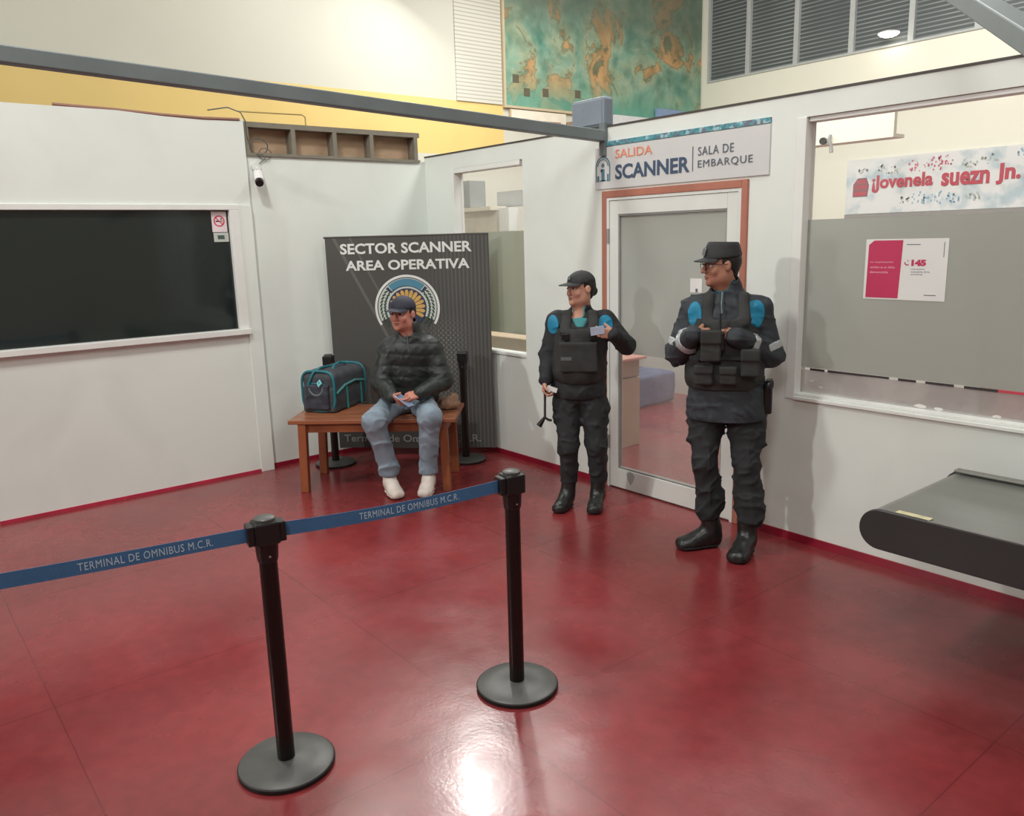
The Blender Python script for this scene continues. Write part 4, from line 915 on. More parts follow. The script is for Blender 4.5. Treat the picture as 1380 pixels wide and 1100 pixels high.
def head_frame(fwd, tilt=0.):
    """rows: side, forward, up"""
    f = nrm(fwd); s = nrm(np.cross(f, [0, 0, 1])); u = np.cross(s, f)
    c, q = math.cos(tilt), math.sin(tilt); s2 = s*c+u*q; u2_ = -s*q+u*c
    return np.array([s2, f, u2_])
def head(g, c, M, sc=1., wide=1., nose=1.):
    P = lambda x, y, z: c+sc*(M[0]*x*wide+M[1]*y+M[2]*z)
    r = lambda *v: tuple(np.array(v)*sc)
    g.ell(P(0, -.014, .028), r(.077*wide, .094, .086), M, k=.02)
    g.ell(P(0, .018, -.035), r(.061*wide, .070, .078), M, k=.03)
    g.ell(P(0, .036, -.080), r(.044*wide, .042, .032), M, k=.03)
    g.ell(P(0, .074, -.096), r(.019, .014, .015), M, k=.02)
    for s in (-1, 1):
        g.ell(P(s*.038, .058, -.028), r(.024, .022, .022), M, k=.02)
        g.ell(P(s*.052, .005, -.065), r(.018, .03, .03), M, k=.03)
        g.erc(P(s*.012, .086, .024), P(s*.046, .070, .026), .009*sc, .008*sc, k=.012)
        g.ell(P(s*.031, .094, .006), r(.016, .012, .010), M, k=.008, op='s')
        g.ell(P(s*.078*wide, -.004, -.002), r(.009, .017, .028), head_tilt(M, s), k=.006); g.ell(P(s*.086*wide, .004, -.002), r(.005, .009, .017), head_tilt(M, s), k=.004, op='s')
        g.ell(P(s*.012, .098, -.032), r(.008, .010, .007), M, k=.006)
    g.erc(P(0, .086, .014), P(0, .104*nose, -.024), .0085*sc, .0115*sc, k=.01)
    g.ell(P(0, .106*nose, -.029), r(.011, .010, .009), M, k=.006)
    for s in (-1, 1):
        g.erc(P(0, .0895, -.0545), P(s*.021, .080, -.058), .0055*sc, .004*sc, k=.004)
        g.erc(P(0, .0885, -.066), P(s*.019, .079, -.061), .0065*sc, .004*sc, k=.004)
        g.erc(P(0, .0985, -.0600), P(s*.021, .087, -.0595), .0018*sc, .0014*sc, k=.002, op='s')
    return P
def head_tilt(M, s):
    a = s*.35; return np.array([M[0]*math.cos(a)+M[1]*math.sin(a), -M[0]*math.sin(a)+M[1]*math.cos(a), M[2]])
def face_bits(root, P, M, sc=1., closed=False):
    for s in (-1, 1):
        c = P(s*.031, .0765, .005); R = .0118*sc
        vs = []; fs = []; mi = []
        nu, nv = 16, 12
        for j in range(nv+1):
            th = PI*j/nv
            for i in range(nu):
                ph = 2*PI*i/nu; v = M[1]*math.cos(th)+M[0]*math.sin(th)*math.cos(ph)+M[2]*math.sin(th)*math.sin(ph)
                vs.append(tuple(c+R*v))
        mb = MB()
        mb.v = vs
        for j in range(nv):
            for i in range(nu):
                mb.f.append((j*nu+i, j*nu+(i+1) % nu, (j+1)*nu+(i+1) % nu, (j+1)*nu+i)); mb.mi.append(1 if j < 3 else 0)
        mb.build('eye', [M_eyew, M_iris], root, smooth=True)
        mb = MB().tube([P(s*.014, .0955, .028), P(s*.030, .0925, .034), P(s*.048, .078, .029)], [.003*sc, .004*sc, .0022*sc], 6)
        mb.build('eyebrow', M_hair, root, smooth=True)
    MB().tube([P(-.020, .0845, -.0585), P(-.008, .0935, -.0555), P(0, .094, -.0565), P(.008, .0935, -.0555), P(.020, .0845, -.0585)], [.002*sc, .0042*sc, .004*sc, .0042*sc, .002*sc], 8).tube([P(-.018, .084, -.0625), P(0, .0935, -.067), P(.018, .084, -.0625)], [.002*sc, .0052*sc, .002*sc], 8).build('lips', M_lip, root, smooth=True)

def hand(g, w, d, n, th, curl=(.5, .6, .5), sc=1., spread=.06, thumb=(.5, .4), k=.006):
    """w wrist, d towards the knuckles, n palm normal (palm faces n), th side of the thumb"""
    d = nrm(d); n = nrm(np.array(n)-d*np.dot(n, d)); th_ = nrm(np.cross(d, n)); th_ = th_ if np.dot(th_, th) > 0 else -th_
    L_ = lambda x, y, z: w+sc*(d*x+th_*y+n*z)
    M = np.array([d, th_, n])
    g.erc(L_(-.02, 0, 0), L_(.02, 0, 0), (.024*sc, .019*sc), (.030*sc, .017*sc), side=th_, k=.012)
    g.box(L_(.052, 0, 0), (.042*sc, .039*sc, .0145*sc), M, rd=.013*sc, k=.014)
    g.ell(L_(.035, .024, .008), (.03*sc, .017*sc, .014*sc), M, k=.012)      # thumb base
    for i, (y, ln, r) in enumerate(((.029, 1., .0088), (.010, 1.08, .0092), (-.010, 1.0, .0088), (-.028, .80, .0078))):
        p = L_(.088-.003*abs(i-1), y, 0); a = 0; sp = (y/.03)*spread
        dirn_ = d*math.cos(sp)+th_*math.sin(sp)
        for sgi, (l, cu) in enumerate(zip((.040, .025, .020), curl)):
            a += cu+(.04*i); q = p+sc*ln*l*(dirn_*math.cos(a)+n*math.sin(a))
            g.erc(p, q, r*sc*(1-.08*sgi), r*sc*(1-.08*(sgi+1)), k=.004); p = q
    p = L_(.03, .032, .006); dv = nrm(d*.75+th_*.65+n*.25)
    for sgi, (l, r) in enumerate(((.036, .0115), (.027, .0095))):
        dv = nrm(dv+n*thumb[0]*(sgi+.4)+d*thumb[1]*.4); q = p+sc*l*dv
        g.erc(p, q, r*sc, r*sc*.9, k=.006); p = q
    return g

def cap(root, P, M, sc=1., tall=0., brim_l=.075, wide=1., m=None, tilt=.0):
    m = m or M_cap
    c = P(0, -.012, .045); R = .115*sc
    def lohi(r): return c-r, c+r
    g = Grid(c-.26, c+.26, .0045)
    g.ell(P(0, -.010, .042), np.array((.083*wide, .103, .082+tall))*sc, M, k=0)
    if tall: g.erc(P(0, -.012, .055), P(0, -.012, .085), (.083*sc, .100*sc), (.078*sc, .094*sc), side=M[0], k=.012); g.half(P(0, 0, .128), M[2]-M[1]*.08)
    g.half(P(0, 0, .040), -M[2]+M[1]*-.06)
    inner = g.like(); inner.ell(P(0, -.010, .036), np.array((.079*wide, .098, .078+tall*.4))*sc, M, k=0); g.F = np.maximum(g.F, -inner.F)
    g.mesh('cap_crown', m, root)
    # curved peak
    vs = MB(); nu, nv = 18, 6; top = []; W_ = .072*sc*wide
    for s in (0, 1):
        for i in range(nu+1):
            t = -1+2*i/nu
            for j in range(nv+1):
                q = j/nv
                x = t*.070*(1-.05*q); ybase = -.010+.102*math.sqrt(max(0, 1-(x/.085)**2))-.012
                y = ybase+q*(brim_l*math.sqrt(max(0, 1-(t*.98)**4))+.012); z = .050-.016*q-.16*x*x/.074*(.6+.6*q)-tilt*q
                vs.v.append(tuple(P(x, y, z-.004*s)))
    K = (nu+1)*(nv+1)
    for i in range(nu):
        for j in range(nv):
            q = i*(nv+1)+j; a, b, c_, d_ = q, q+1, q+nv+2, q+nv+1
            vs.f += [(a, b, c_, d_), (K+a, K+d_, K+c_, K+b)]; vs.mi += [0, 0]
        q = i*(nv+1)+nv; vs.f.append((q, q+K, q+K+nv+1, q+nv+1)); vs.mi.append(0)
        q = i*(nv+1); vs.f.append((q, q+nv+1, q+K+nv+1, q+K)); vs.mi.append(0)
    vs.build('cap_peak', m, root, smooth=True)
    if not tall: MB().tube([P(0, -.010, .120), P(0, -.010, .128)], [.009*sc, .004*sc], 10).build('cap_button', m, root, smooth=True)

def boots(root, ft, m=None, ms=None, name='boot', sc=1., shaft=.17, sr=.052, sw=.047):
    """ft: list of (heel, toe, ankle_top)"""
    m = m or M_boot; ms = ms or M_sole
    for heel, toe, top in ft:
        heel = np.array(heel); toe = np.array(toe); d = nrm(toe-heel); up = nrm(np.array([0, 0, 1.])-d*d[2]); s = np.cross(d, up)
        L_ = np.linalg.norm(toe-heel); lo = np.minimum(np.minimum(heel, toe), top)-.09; hi = np.maximum(np.maximum(heel, toe), top)+.09
        g = Grid(lo, hi, .005)
        g.erc(heel+up*.045+d*.035, toe+up*.036-d*.045, (.036*sc, .044*sc), (sw*sc, .034*sc), side=s, k=.0)
        g.erc(toe+up*.036-d*.10, toe+up*.028-d*.042, (sw*sc, .038*sc), (sw*sc*.94, .030*sc), side=s, k=.02)
        an = heel+d*.052+up*.085
        g.erc(an, heel+d*.13+up*.055, .046*sc, .040*sc, k=.03)
        g.erc(an, np.array(top), sr*sc, sr*sc*1.02, k=.02); g.erc(an+up*.03, toe+up*.04-d*.085, (.046*sc, .046*sc), (sw*sc*.96, .036*sc), side=s, k=.02)
        g.noise(.0016, .06, 3); g.half(heel+up*.008, -up)
        b = g.mesh(name, m, root)
        g = Grid(lo, hi, .005)
        g.erc(heel+up*.018+d*.038, toe+up*.018-d*.05, (.040*sc, .022), (sw*sc+.005, .022), side=s, k=0); g.erc(toe+up*.018-d*.12, toe+up*.018-d*.045, (sw*sc+.005, .022), (sw*sc, .022), side=s, k=.01)
        g.half(heel, -up); g.half(heel+up*.022, up)
        g.mesh('sole', ms, b, iters=0)
        if name == 'trainer':
            mb = MB()
            for i in range(4):
                c = toe+up*(.058+.009*i)-d*(.105+.020*i)
                mb.tube([c-s*.028-up*.012, c-s*.014+up*.004, c+up*.008, c+s*.014+up*.004, c+s*.028-up*.012], .0035, 6)
            mb.build('laces', mat('grey_beige_laces', (168, 156, 146), .7), b, smooth=True)
            MB().tube([toe+up*.030-d*.048+s*(.050*math.sin(t))-d*(.012*(1-math.cos(t)))+up*(.020*math.cos(t)) for t in np.linspace(-1.3, 1.3, 12)], .0022, 6).build('toe_seam', MATS['grey_beige_laces'], b, smooth=True)
    return

def limbs_body(g, S, k=.03, rs=1.):
    """the continuous body under the clothes"""
    pv, wa, ch = S['pelvis'], S['waist'], S['chest']; sd = S['side']
    W_ = S.get('w', 1.)
    g.erc(pv, wa, (.135*W_, .095*W_), (.125*W_, .088*W_), side=sd, k=0); g.erc(wa, ch, (.125*W_, .088*W_), (.145*W_, .095*W_), side=sd, k=.05)
    g.erc(ch, S['neck'], (.12*W_, .085*W_), (.06, .055), side=sd, k=.05)
    g.erc(S['neck'], S['head']+S['HM'][2]*-.03+S['HM'][1]*-.012, .054*W_**.5, .050, k=.02)
    for q in 'AB':
        g.erc(ch+(S['neck']-ch)*.5, S['sh'+q], .07, .055, k=.05)
        g.erc(S['sh'+q], S['el'+q], .048*rs, .036*rs, k=.03); g.erc(S['el'+q], S['wr'+q], .036*rs, .024*rs, k=.02)
        g.erc(pv+(S['hip'+q]-pv)*.5, S['hip'+q], .085, .08, k=.05)
        g.erc(S['hip'+q], S['kn'+q], .072*rs, .05*rs, k=.03); g.erc(S['kn'+q], S['an'+q], .050*rs, .034*rs, k=.02)
        g.erc(S['an'+q], S['foot'+q], .030, .020, k=.015)
    return g
def ball(c, r=.02): pass
def hair_cap(root, P, M, sc=1., nape=-.05, wide=1., extra=None, m=None):
    c = P(0, 0, 0); g = Grid(c-.24, c+.24, .0045)
    g.ell(P(0, -.020, .026), np.array((.0805*wide, .097, .084))*sc, M, k=0)
    g.erc(P(0, -.055, 0), P(0, -.062, nape), (.062*sc, .045*sc), (.048*sc, .030*sc), side=M[0], k=.03)
    if extra: extra(g, P)
    g.half(P(0, .030, .0), M[1]); g.half(P(0, 0, .052), M[2])
    # keep ears free
    for s in (-1, 1): g.ell(P(s*.084, .002, -.012), (.02, .026, .034), M, k=.004, op='s')
    g.ell(P(0, .05, -.055), (.09, .072, .065), M, k=.01, op='s')
    g.mesh('hair', m or M_hair, root)

def figure(B, lab):
    t = nrm([CAMP[0]-B[0], CAMP[1]-B[1], 0]); rz = math.atan2(t[0], -t[1])    # local x = across the view, local -y = towards the viewer
    return empty('person', (B[0], B[1], 0), rz, lab, 'person')

# ------------------------------------------------------------------ the guard with glasses
def male():
    root = figure((3.6, -.45), 'guard in black cap, glasses and parka with turquoise shoulder patches, hands tucked in his vest')
    S = dict(side=(1, 0, 0), w=1.08, pelvis=D(.03, -.02, .93), waist=D(.025, -.02, 1.10), chest=D(.025, -.01, 1.34), neck=D(.022, -.01, 1.505),
             shA=D(-.150, -.01, 1.425), shB=D(.195, -.02, 1.425), elA=D(-.238, .0, 1.185), elB=D(.272, -.03, 1.17), wrA=D(-.150, .165, 1.300), wrB=D(.075, .172, 1.295),
             hipA=D(-.055, -.02, .90), hipB=D(.115, -.02, .90), knA=D(-.078, .035, .50), knB=D(.160, .04, .49), anA=D(-.035, -.02, .115), anB=D(.180, .03, .11), footA=D(-.130, .02, .034), footB=D(.145, .13, .034))
    HM = head_frame(D(-.90, .42, -.04)); S['HM'] = HM; hc = D(-.012, .02, 1.675); S['head'] = hc
    g = Grid((-.42, -.34, -.01), (.42, .24, 1.83), .0038)
    limbs_body(g, S); P = head(g, hc, HM, 1.0, wide=1.02, nose=1.04)
    g.erc(S['neck'], hc+HM[2]*-.05+HM[1]*.0, .060, .058, k=.03)
    hand(g, S['wrA'], D(.85, -.22, .02), D(-.1, -1, 0), D(0, 0, 1), curl=(.35, .5, .4)); hand(g, S['wrB'], D(-.85, -.22, .02), D(.1, -1, 0), D(0, 0, 1), curl=(.35, .5, .4))
    g.mesh('body', M_skin3, root)
    face_bits(root, P, HM)
    hair_cap(root, P, HM, nape=-.055, wide=1.02); cap(root, P, HM, 1.03, tall=.012, brim_l=.062, wide=1.02)
    MB().prism([(-.018, -.02), (.018, -.02), (.020, .014), (0, .026), (-.020, .014)], P(0, .1, .080)-HM[2]*0, HM[0], nrm(HM[2]-HM[1]*.25), .004).build('cap_badge', mat('dull_silver_badge', (112, 118, 122), .4, .5), root)
    # glasses
    gl = MB()
    for s in (-1, 1):
        gl.tube([P(s*.033+.023*math.cos(t), .103-.006*abs(math.cos(t)), .004+.018*math.sin(t)) for t in np.linspace(0, 2*PI, 20, endpoint=False)], .0018, 6, closed=True)
        gl.tube([P(s*.056, .098, .010), P(s*.074, .07, .010), P(s*.083, .0, .008)], .0018, 6)
    gl.tube([P(-.010, .104, .008), P(0, .108, .011), P(.010, .104, .008)], .0018, 6)
    go = gl.build('glasses', mat('dark_glasses_frame', (30, 28, 30), .3), root, smooth=True)
    # trousers
    g = Grid((-.30, -.28, .10), (.36, .22, 1.02), .0065)
    g.erc(S['pelvis'], S['waist'], (.165, .12), (.155, .115), k=0)
    for q, kx in (('A', -1), ('B', 1)):
        g.erc(S['hip'+q]+D(0, 0, .0), S['kn'+q]+D(0, 0, .05), .104, .074, k=.02); g.erc(S['kn'+q]+D(0, 0, .05), S['an'+q]+D(0, 0, .16), .074, .076, k=.02)
        g.erc(S['an'+q]+D(kx*.012, .005, .165), S['an'+q]+D(kx*.018, .01, .125), .084, .078, k=.012); g.erc(S['an'+q]+D(kx*.006, .01, .225), S['an'+q]+D(0, .01, .215), .080, .080, k=.008)
    g.box(S['hipB']+D(.105, .0, -.17), (.035, .075, .095), rd=.025, k=.02); g.box(S['hipA']+D(-.092, .0, -.17), (.028, .07, .09), rd=.025, k=.02); g.ell(S['hipB']+D(.125, .02, -.09), (.025, .04, .03), k=.01)
    g.folds(.010, .085, 3, (1, 1, 2.0)); g.half(D(0, 0, .175), (0, 0, -1)); g.mesh('trousers', M_uni, root)
    boots(root, [(D(.025, -.05, 0), D(-.235, .06, 0), D(-.045, -.005, .25)), (D(.195, -.01, 0), D(.100, .245, 0), D(.175, .03, .25))], sc=1.06, sw=.052)
    # parka
    g = Grid((-.42, -.36, .76), (.44, .26, 1.66), .0062)
    g.erc(D(.04, -.01, .84), D(.03, -.01, 1.05), (.232, .155), (.205, .145), k=0); g.erc(D(.03, -.01, 1.05), D(.025, -.01, 1.36), (.205, .145), (.205, .135), k=.03)
    g.erc(D(.025, -.01, 1.36), D(.022, -.012, 1.50), (.195, .125), (.085, .085), k=.05)
    g.erc(D(.022, -.012, 1.49), D(.015, .0, 1.585), (.088, .088), (.078, .084), k=.02)
    for q in 'AB':
        g.erc(D(.025, -.01, 1.455), S['sh'+q], .082, .074, k=.05); g.erc(S['sh'+q], S['el'+q], .076, .072, k=.03); g.erc(S['el'+q], S['wr'+q], .076, .052, k=.02)
    g.folds(.008, .08, 9, (1, 1, 1.4)); full = g
    cut = g.like(); cut.erc(D(.0, .03, 1.56), D(-.03, .09, 1.68), .060, .085, k=0); g.F = np.maximum(g.F, -cut.F)
    inn = g.like(); inn.erc(D(.02, -.005, 1.50), D(.01, .0, 1.63), (.066, .072), (.066, .074), k=0); g.F = np.maximum(g.F, -inn.F)
    g.half(D(0, 0, .80), (0, 0, -1)); g.half(D(.02, 0, 1.605), D(0, .35, 1)); g.mesh('parka', M_uni2, root)
    # turquoise shoulder yokes, reflective tape
    for nm, c, r in (('shoulder_patch', D(-.148, .10, 1.412), (.042, .08, .082)), ('shoulder_patch', D(.178, .10, 1.415), (.056, .09, .088))):
        p = g.like(); p.ell(c, r, k=0); p.F = np.maximum(full.F-.004, p.F); p.mesh(nm, M_tur, root)
    def band(c, n, w_, R):
        p = g.like(); n = nrm(n); p.ell(c, (R, R, R), k=0); X = p.ax[0][:, None, None]; Y = p.ax[1][None, :, None]; Z = p.ax[2][None, None, :]
        d = np.abs((X-c[0])*n[0]+(Y-c[1])*n[1]+(Z-c[2])*n[2])-w_; p.F = np.maximum(np.maximum(full.F-.0035, p.F), d).astype(np.float32); p.mesh('reflective_band', M_refl, root)
    for q in 'AB':
        e = S['el'+q]; w_ = S['wr'+q]; s_ = S['sh'+q]
        band(s_+(e-s_)*.80, e-s_, .022, .105); band(e+(w_-e)*.62, w_-e, .022, .085)
    # collar shirt inside
    g = Grid((-.12, -.2, 1.40), (.16, .15, 1.62), .0045); g.erc(D(.018, .0, 1.46), D(.008, .01, 1.575), (.066, .074), (.062, .066), k=0); c2_ = g.like(); c2_.erc(D(.0, .04, 1.57), D(-.02, .07, 1.68), .045, .07, k=0); g.F = np.maximum(g.F, -c2_.F); g.half(D(0, 0, 1.60), (0, 0, 1)); g.mesh('shirt_collar', mat('dark_teal_shirt', (38, 74, 84), .7), root)
    MB().tube([D(.0, .095, 1.53), D(-.004, .125, 1.47), D(0, .142, 1.42)], .005, 6).build('zip', mat('grey_zip', (98, 112, 116), .4, .5), root)
    # vest: front and back panels with straps and pouches
    g = Grid((-.28, -.26, .90), (.34, .24, 1.56), .006)
    g.erc(D(.02, .0, 1.05), D(.02, .0, 1.33), (.222, .165), (.200, .160), k=0); g.half(D(0, 0, 1.385), (0, 0, 1)); g.half(D(0, 0, .985), (0, 0, -1))
    for q, x in (('A', -.075), ('B', .115)):
        g.erc(D(x, .130, 1.36), D(x*1.0, .075, 1.515), (.034, .016), (.032, .015), k=.02)
    for q in 'AB': g.erc(S['sh'+q]+D(0, 0, -.02), S['el'+q], .075, .07, k=.01, op='s')
    g.noise(.004, .1, 6); v = g.mesh('vest', M_vest, root)
    def pouch(nm, c, h, m_=M_vest, flap=True, rd=.012):
        g = Grid(c-h-.02, c+h+.02, .005); g.box(c, h, rd=rd, k=0); g.noise(.0015, .06, 2)
        if flap: g.box(c+np.array([0, -h[1]*.6, h[2]*.6]), (h[0]*1.04, h[1]*.7, h[2]*.45), rd=.008, k=.002)
        return g.mesh(nm, m_, v)
    pouch('pouch', D(-.055, .185, 1.245), np.array((.055, .030, .085))); pouch('pouch', D(.155, .165, 1.15), np.array((.05, .03, .075)))
    pouch('pouch', D(.04, .18, 1.08), np.array((.045, .022, .05))); pouch('pouch', D(-.09, .165, 1.08), np.array((.05, .022, .055)))
    pouch('radio', D(-.005, .19, 1.27), np.array((.022, .018, .055)), M_black, False)
    MB().tube([D(-.005, .19, 1.32), D(-.008, .185, 1.42)], .005, 8).build('radio_aerial', M_black, v)
    MB().box((-.17, -.172, 1.165), (.20, -.160, 1.185)).build('webbing_strap', M_uni, v)
    # holster with pistol grip at the belt
    g = Grid((.16, -.16, .78), (.36, .12, 1.08), .005); g.box(D(.262, .02, .93), (.024, .035, .09), rd=.012, k=0); g.box(D(.272, .0, 1.01), (.02, .045, .022), rd=.01, k=.01); g.ell(D(.262, .045, .995), (.02, .02, .03), k=.01); g.mesh('holster', M_black, root)
    # cuffs
    return root
male()

# ------------------------------------------------------------------ the woman guard
def female():
    root = figure((2.5, -.52), 'shorter guard in a black baseball cap holding a card up in her raised hand')
    S = dict(side=(1, 0, 0), w=1.02, pelvis=D(.005, -.02, .84), waist=D(.005, -.02, .98), chest=D(.018, -.01, 1.20), neck=D(.024, -.01, 1.345),
             shA=D(-.140, -.015, 1.300), shB=D(.178, -.02, 1.300), elA=D(-.200, -.03, 1.075), elB=D(.318, .02, 1.135), wrA=D(-.222, .055, .915), wrB=D(.228, .20, 1.235),
             hipA=D(-.070, -.02, .82), hipB=D(.085, -.02, .82), knA=D(-.075, .03, .46), knB=D(.118, .03, .45), anA=D(-.070, -.02, .105), anB=D(.130, -.01, .10), footA=D(-.12, .06, .035), footB=D(.10, .08, .035))
    HM = head_frame(D(-.80, .60, .0)); S['HM'] = HM; hc = D(.016, .01, 1.515); S['head'] = hc
    g = Grid((-.36, -.36, -.01), (.42, .24, 1.66), .0036)
    limbs_body(g, S, rs=.95); P = head(g, hc, HM, .95, wide=1.06, nose=.97)
    g.erc(S['neck'], hc+HM[2]*-.05, .056, .052, k=.03)
    hand(g, S['wrA'], D(-.10, .12, -1), D(.9, .2, 0), D(0, 1, 0), curl=(.85, .9, .6), sc=.88); hand(g, S['wrB'], D(-1, .18, .12), D(-.1, -.9, .1), D(0, 0, 1), curl=(.55, .75, .5), sc=.88, thumb=(.7, .3))
    g.mesh('body', M_skin, root); face_bits(root, P, HM, .95)
    hair_cap(root, P, HM, .95, nape=-.05, wide=1.06, extra=lambda g, P: g.ell(P(0, -.105, -.020), (.036, .034, .036), k=.012)); cap(root, P, HM, .97, brim_l=.078, wide=1.04)
    MB().prism([(-.014, -.012), (.014, -.012), (.014, .012), (-.014, .012)], P(0, .096, .078), HM[0], nrm(HM[2]-HM[1]*.35), .004).build('cap_badge', mat('dull_silver_badge', (112, 118, 122), .4, .5), root)
    # trousers
    g = Grid((-.26, -.24, .08), (.30, .20, .95), .006)
    g.erc(S['pelvis'], S['waist'], (.160, .12), (.150, .112), k=0)
    for q, kx in (('A', -1), ('B', 1)):
        g.erc(S['hip'+q], S['kn'+q], .104, .070, k=.03); g.erc(S['kn'+q], S['an'+q]+D(0, 0, .10), .070, .058, k=.03)
    g.box(S['hipB']+D(.088, .0, -.14), (.028, .065, .085), rd=.022, k=.02); g.ell(S['hipB']+D(.11, .02, -.12), (.018, .04, .03), k=.01); g.box(S['hipA']+D(-.085, .0, -.14), (.022, .06, .08), rd=.02, k=.02)
    g.folds(.008, .09, 13, (1, 1, 2.0)); g.half(D(0, 0, .18), (0, 0, -1)); g.mesh('trousers', M_uni, root)
    boots(root, [(D(-.062, -.07, 0), D(-.165, .155, 0), D(-.070, -.02, .24)), (D(.135, -.06, 0), D(.082, .18, 0), D(.130, -.01, .23))], sc=.95, sr=.054)
    # jacket
    g = Grid((-.34, -.34, .74), (.44, .24, 1.44), .006)
    g.erc(D(.0, -.015, .84), D(.005, -.015, 1.0), (.190, .135), (.178, .128), k=0); g.erc(D(.005, -.015, 1.0), D(.018, -.01, 1.22), (.178, .128), (.175, .122), k=.03)
    g.erc(D(.018, -.01, 1.22), D(.022, -.012, 1.335), (.165, .11), (.075, .075), k=.05); g.erc(D(.022, -.012, 1.33), D(.022, .0, 1.395), (.074, .074), (.064, .068), k=.02)
    for q in 'AB':
        g.erc(D(.02, -.01, 1.285), S['sh'+q], .072, .068, k=.05); g.erc(S['sh'+q], S['el'+q], .070, .062, k=.03); g.erc(S['el'+q], S['wr'+q], .062, .044, k=.02)
    g.folds(.007, .09, 21, (1, 1, 1.4)); full = g
    cut = g.like(); cut.erc(D(-.005, .05, 1.36), D(-.03, .10, 1.48), .050, .08, k=0); g.F = np.maximum(g.F, -cut.F)
    inn = g.like(); inn.erc(D(.02, -.005, 1.32), D(.02, .0, 1.45), (.056, .06), (.058, .062), k=0); g.F = np.maximum(g.F, -inn.F)
    g.half(D(0, 0, .785), (0, 0, -1)); g.mesh('jacket', M_uni, root)
    for c, r in ((D(-.165, .045, 1.285), (.040, .09, .065)), (D(.178, .07, 1.285), (.052, .08, .062))):
        p = g.like(); p.ell(c, r, k=0); p.F = np.maximum(full.F-.004, p.F); p.mesh('shoulder_patch', M_tur, root)
    g = Grid((-.10, -.18, 1.24), (.14, .14, 1.42), .0042); g.erc(D(.02, .0, 1.28), D(.018, .01, 1.385), (.058, .064), (.055, .060), k=0); c2_ = g.like(); c2_.erc(D(.0, .06, 1.36), D(-.02, .09, 1.48), .035, .06, k=0); g.F = np.maximum(g.F, -c2_.F); g.erc(D(.012, .082, 1.32), D(.012, .105, 1.275), (.05, .012), (.028, .012), k=.01); g.half(D(0, 0, 1.405), (0, 0, 1)); g.mesh('shirt_collar', mat('teal_shirt', (56, 134, 140), .7), root)
    # ballistic vest
    g = Grid((-.26, -.24, .86), (.28, .22, 1.42), .006)
    g.erc(D(.0, .0, .98), D(.008, .0, 1.21), (.190, .155), (.172, .148), k=0); g.half(D(0, 0, 1.262), (0, 0, 1)); g.half(D(0, 0, .895), (0, 0, -1))
    for x in (-.085, .105): g.erc(D(x, .118, 1.24), D(x*.9, .05, 1.362), (.036, .014), (.034, .013), k=.02); g.erc(D(x*.9, .05, 1.362), D(x, -.10, 1.33), (.034, .013), (.034, .013), k=.02)
    for q in 'AB': g.erc(S['sh'+q]+D(0, 0, -.01), S['el'+q], .068, .06, k=.008, op='s')
    g.noise(.003, .12, 16); v = g.mesh('vest', M_vest, root)
    g = Grid((-.16, -.24, .95), (.16, .0, 1.22), .005); g.box(D(.0, .150, 1.08), (.125, .018, .10), rd=.012, k=0); g.noise(.002, .1, 4); g.mesh('front_pocket', M_vest, v)
    MB().box((-.115, -.171, 1.062), (-.045, -.168, 1.085)).build('name_tape', mat('grey_name_tape', (92, 94, 96), .6), v)
    for x in (-.085, .10): MB().box((x-.025, -.150, 1.19), (x+.025, -.138, 1.235)).build('strap_buckle', M_black, v, bevel=.004)
    return root, S
fr_, FS = female()
FM = fr_.matrix_basis.copy()
def hold(o, loc, M=None):
    o.location = FM @ Vector(loc); o.rotation_euler = fr_.rotation_euler; return o
bpy.context.view_layer.update(); FM = fr_.matrix_world.copy()
o = MB().box((-.045, -.002, -.027), (.045, .002, .027)).build('identity_card', mat('pale_blue_card', (186, 200, 222), .4, var=(30, .12)), bevel=.001)
hold(o, D(.122, .238, 1.262)); o.rotation_euler = (.15, -.12, fr_.rotation_euler[2]+.2); prop(o, 'small pale blue card held up by the shorter guard', 'card')
o = MB().box((-.035, -.003, -.016), (.035, .003, .016)).build('folded_paper', M_paper); hold(o, D(-.178, .10, .862)); o.rotation_euler = (0, .35, fr_.rotation_euler[2]); prop(o, 'small folded white paper in the lowered hand of the shorter guard', 'paper')
ks = empty('torch_on_strap', (0, 0, 0), 0, 'black strap with a short hooked clip hanging from the lowered hand of the shorter guard', 'strap'); hold(ks, D(-.225, .085, .87))
MB().tube([(.0, 0, .0), (-.002, 0, -.10), (-.004, -.002, -.21)], [.010, .008, .0085], 8).build('strap', mat('dark_webbing_strap', (52, 48, 50), .6), ks, smooth=True)
MB().tube([(-.004, 0, -.20), (-.02, 0, -.225), (-.045, 0, -.262)], [.008, .014, .020], 10).build('torch_head', M_black, ks, smooth=True)
MB().tube([(-.004, 0, -.205), (.02, 0, -.222), (.042, 0, -.226)], [.008, .009, .008], 8).build('hook', M_black, ks, smooth=True)

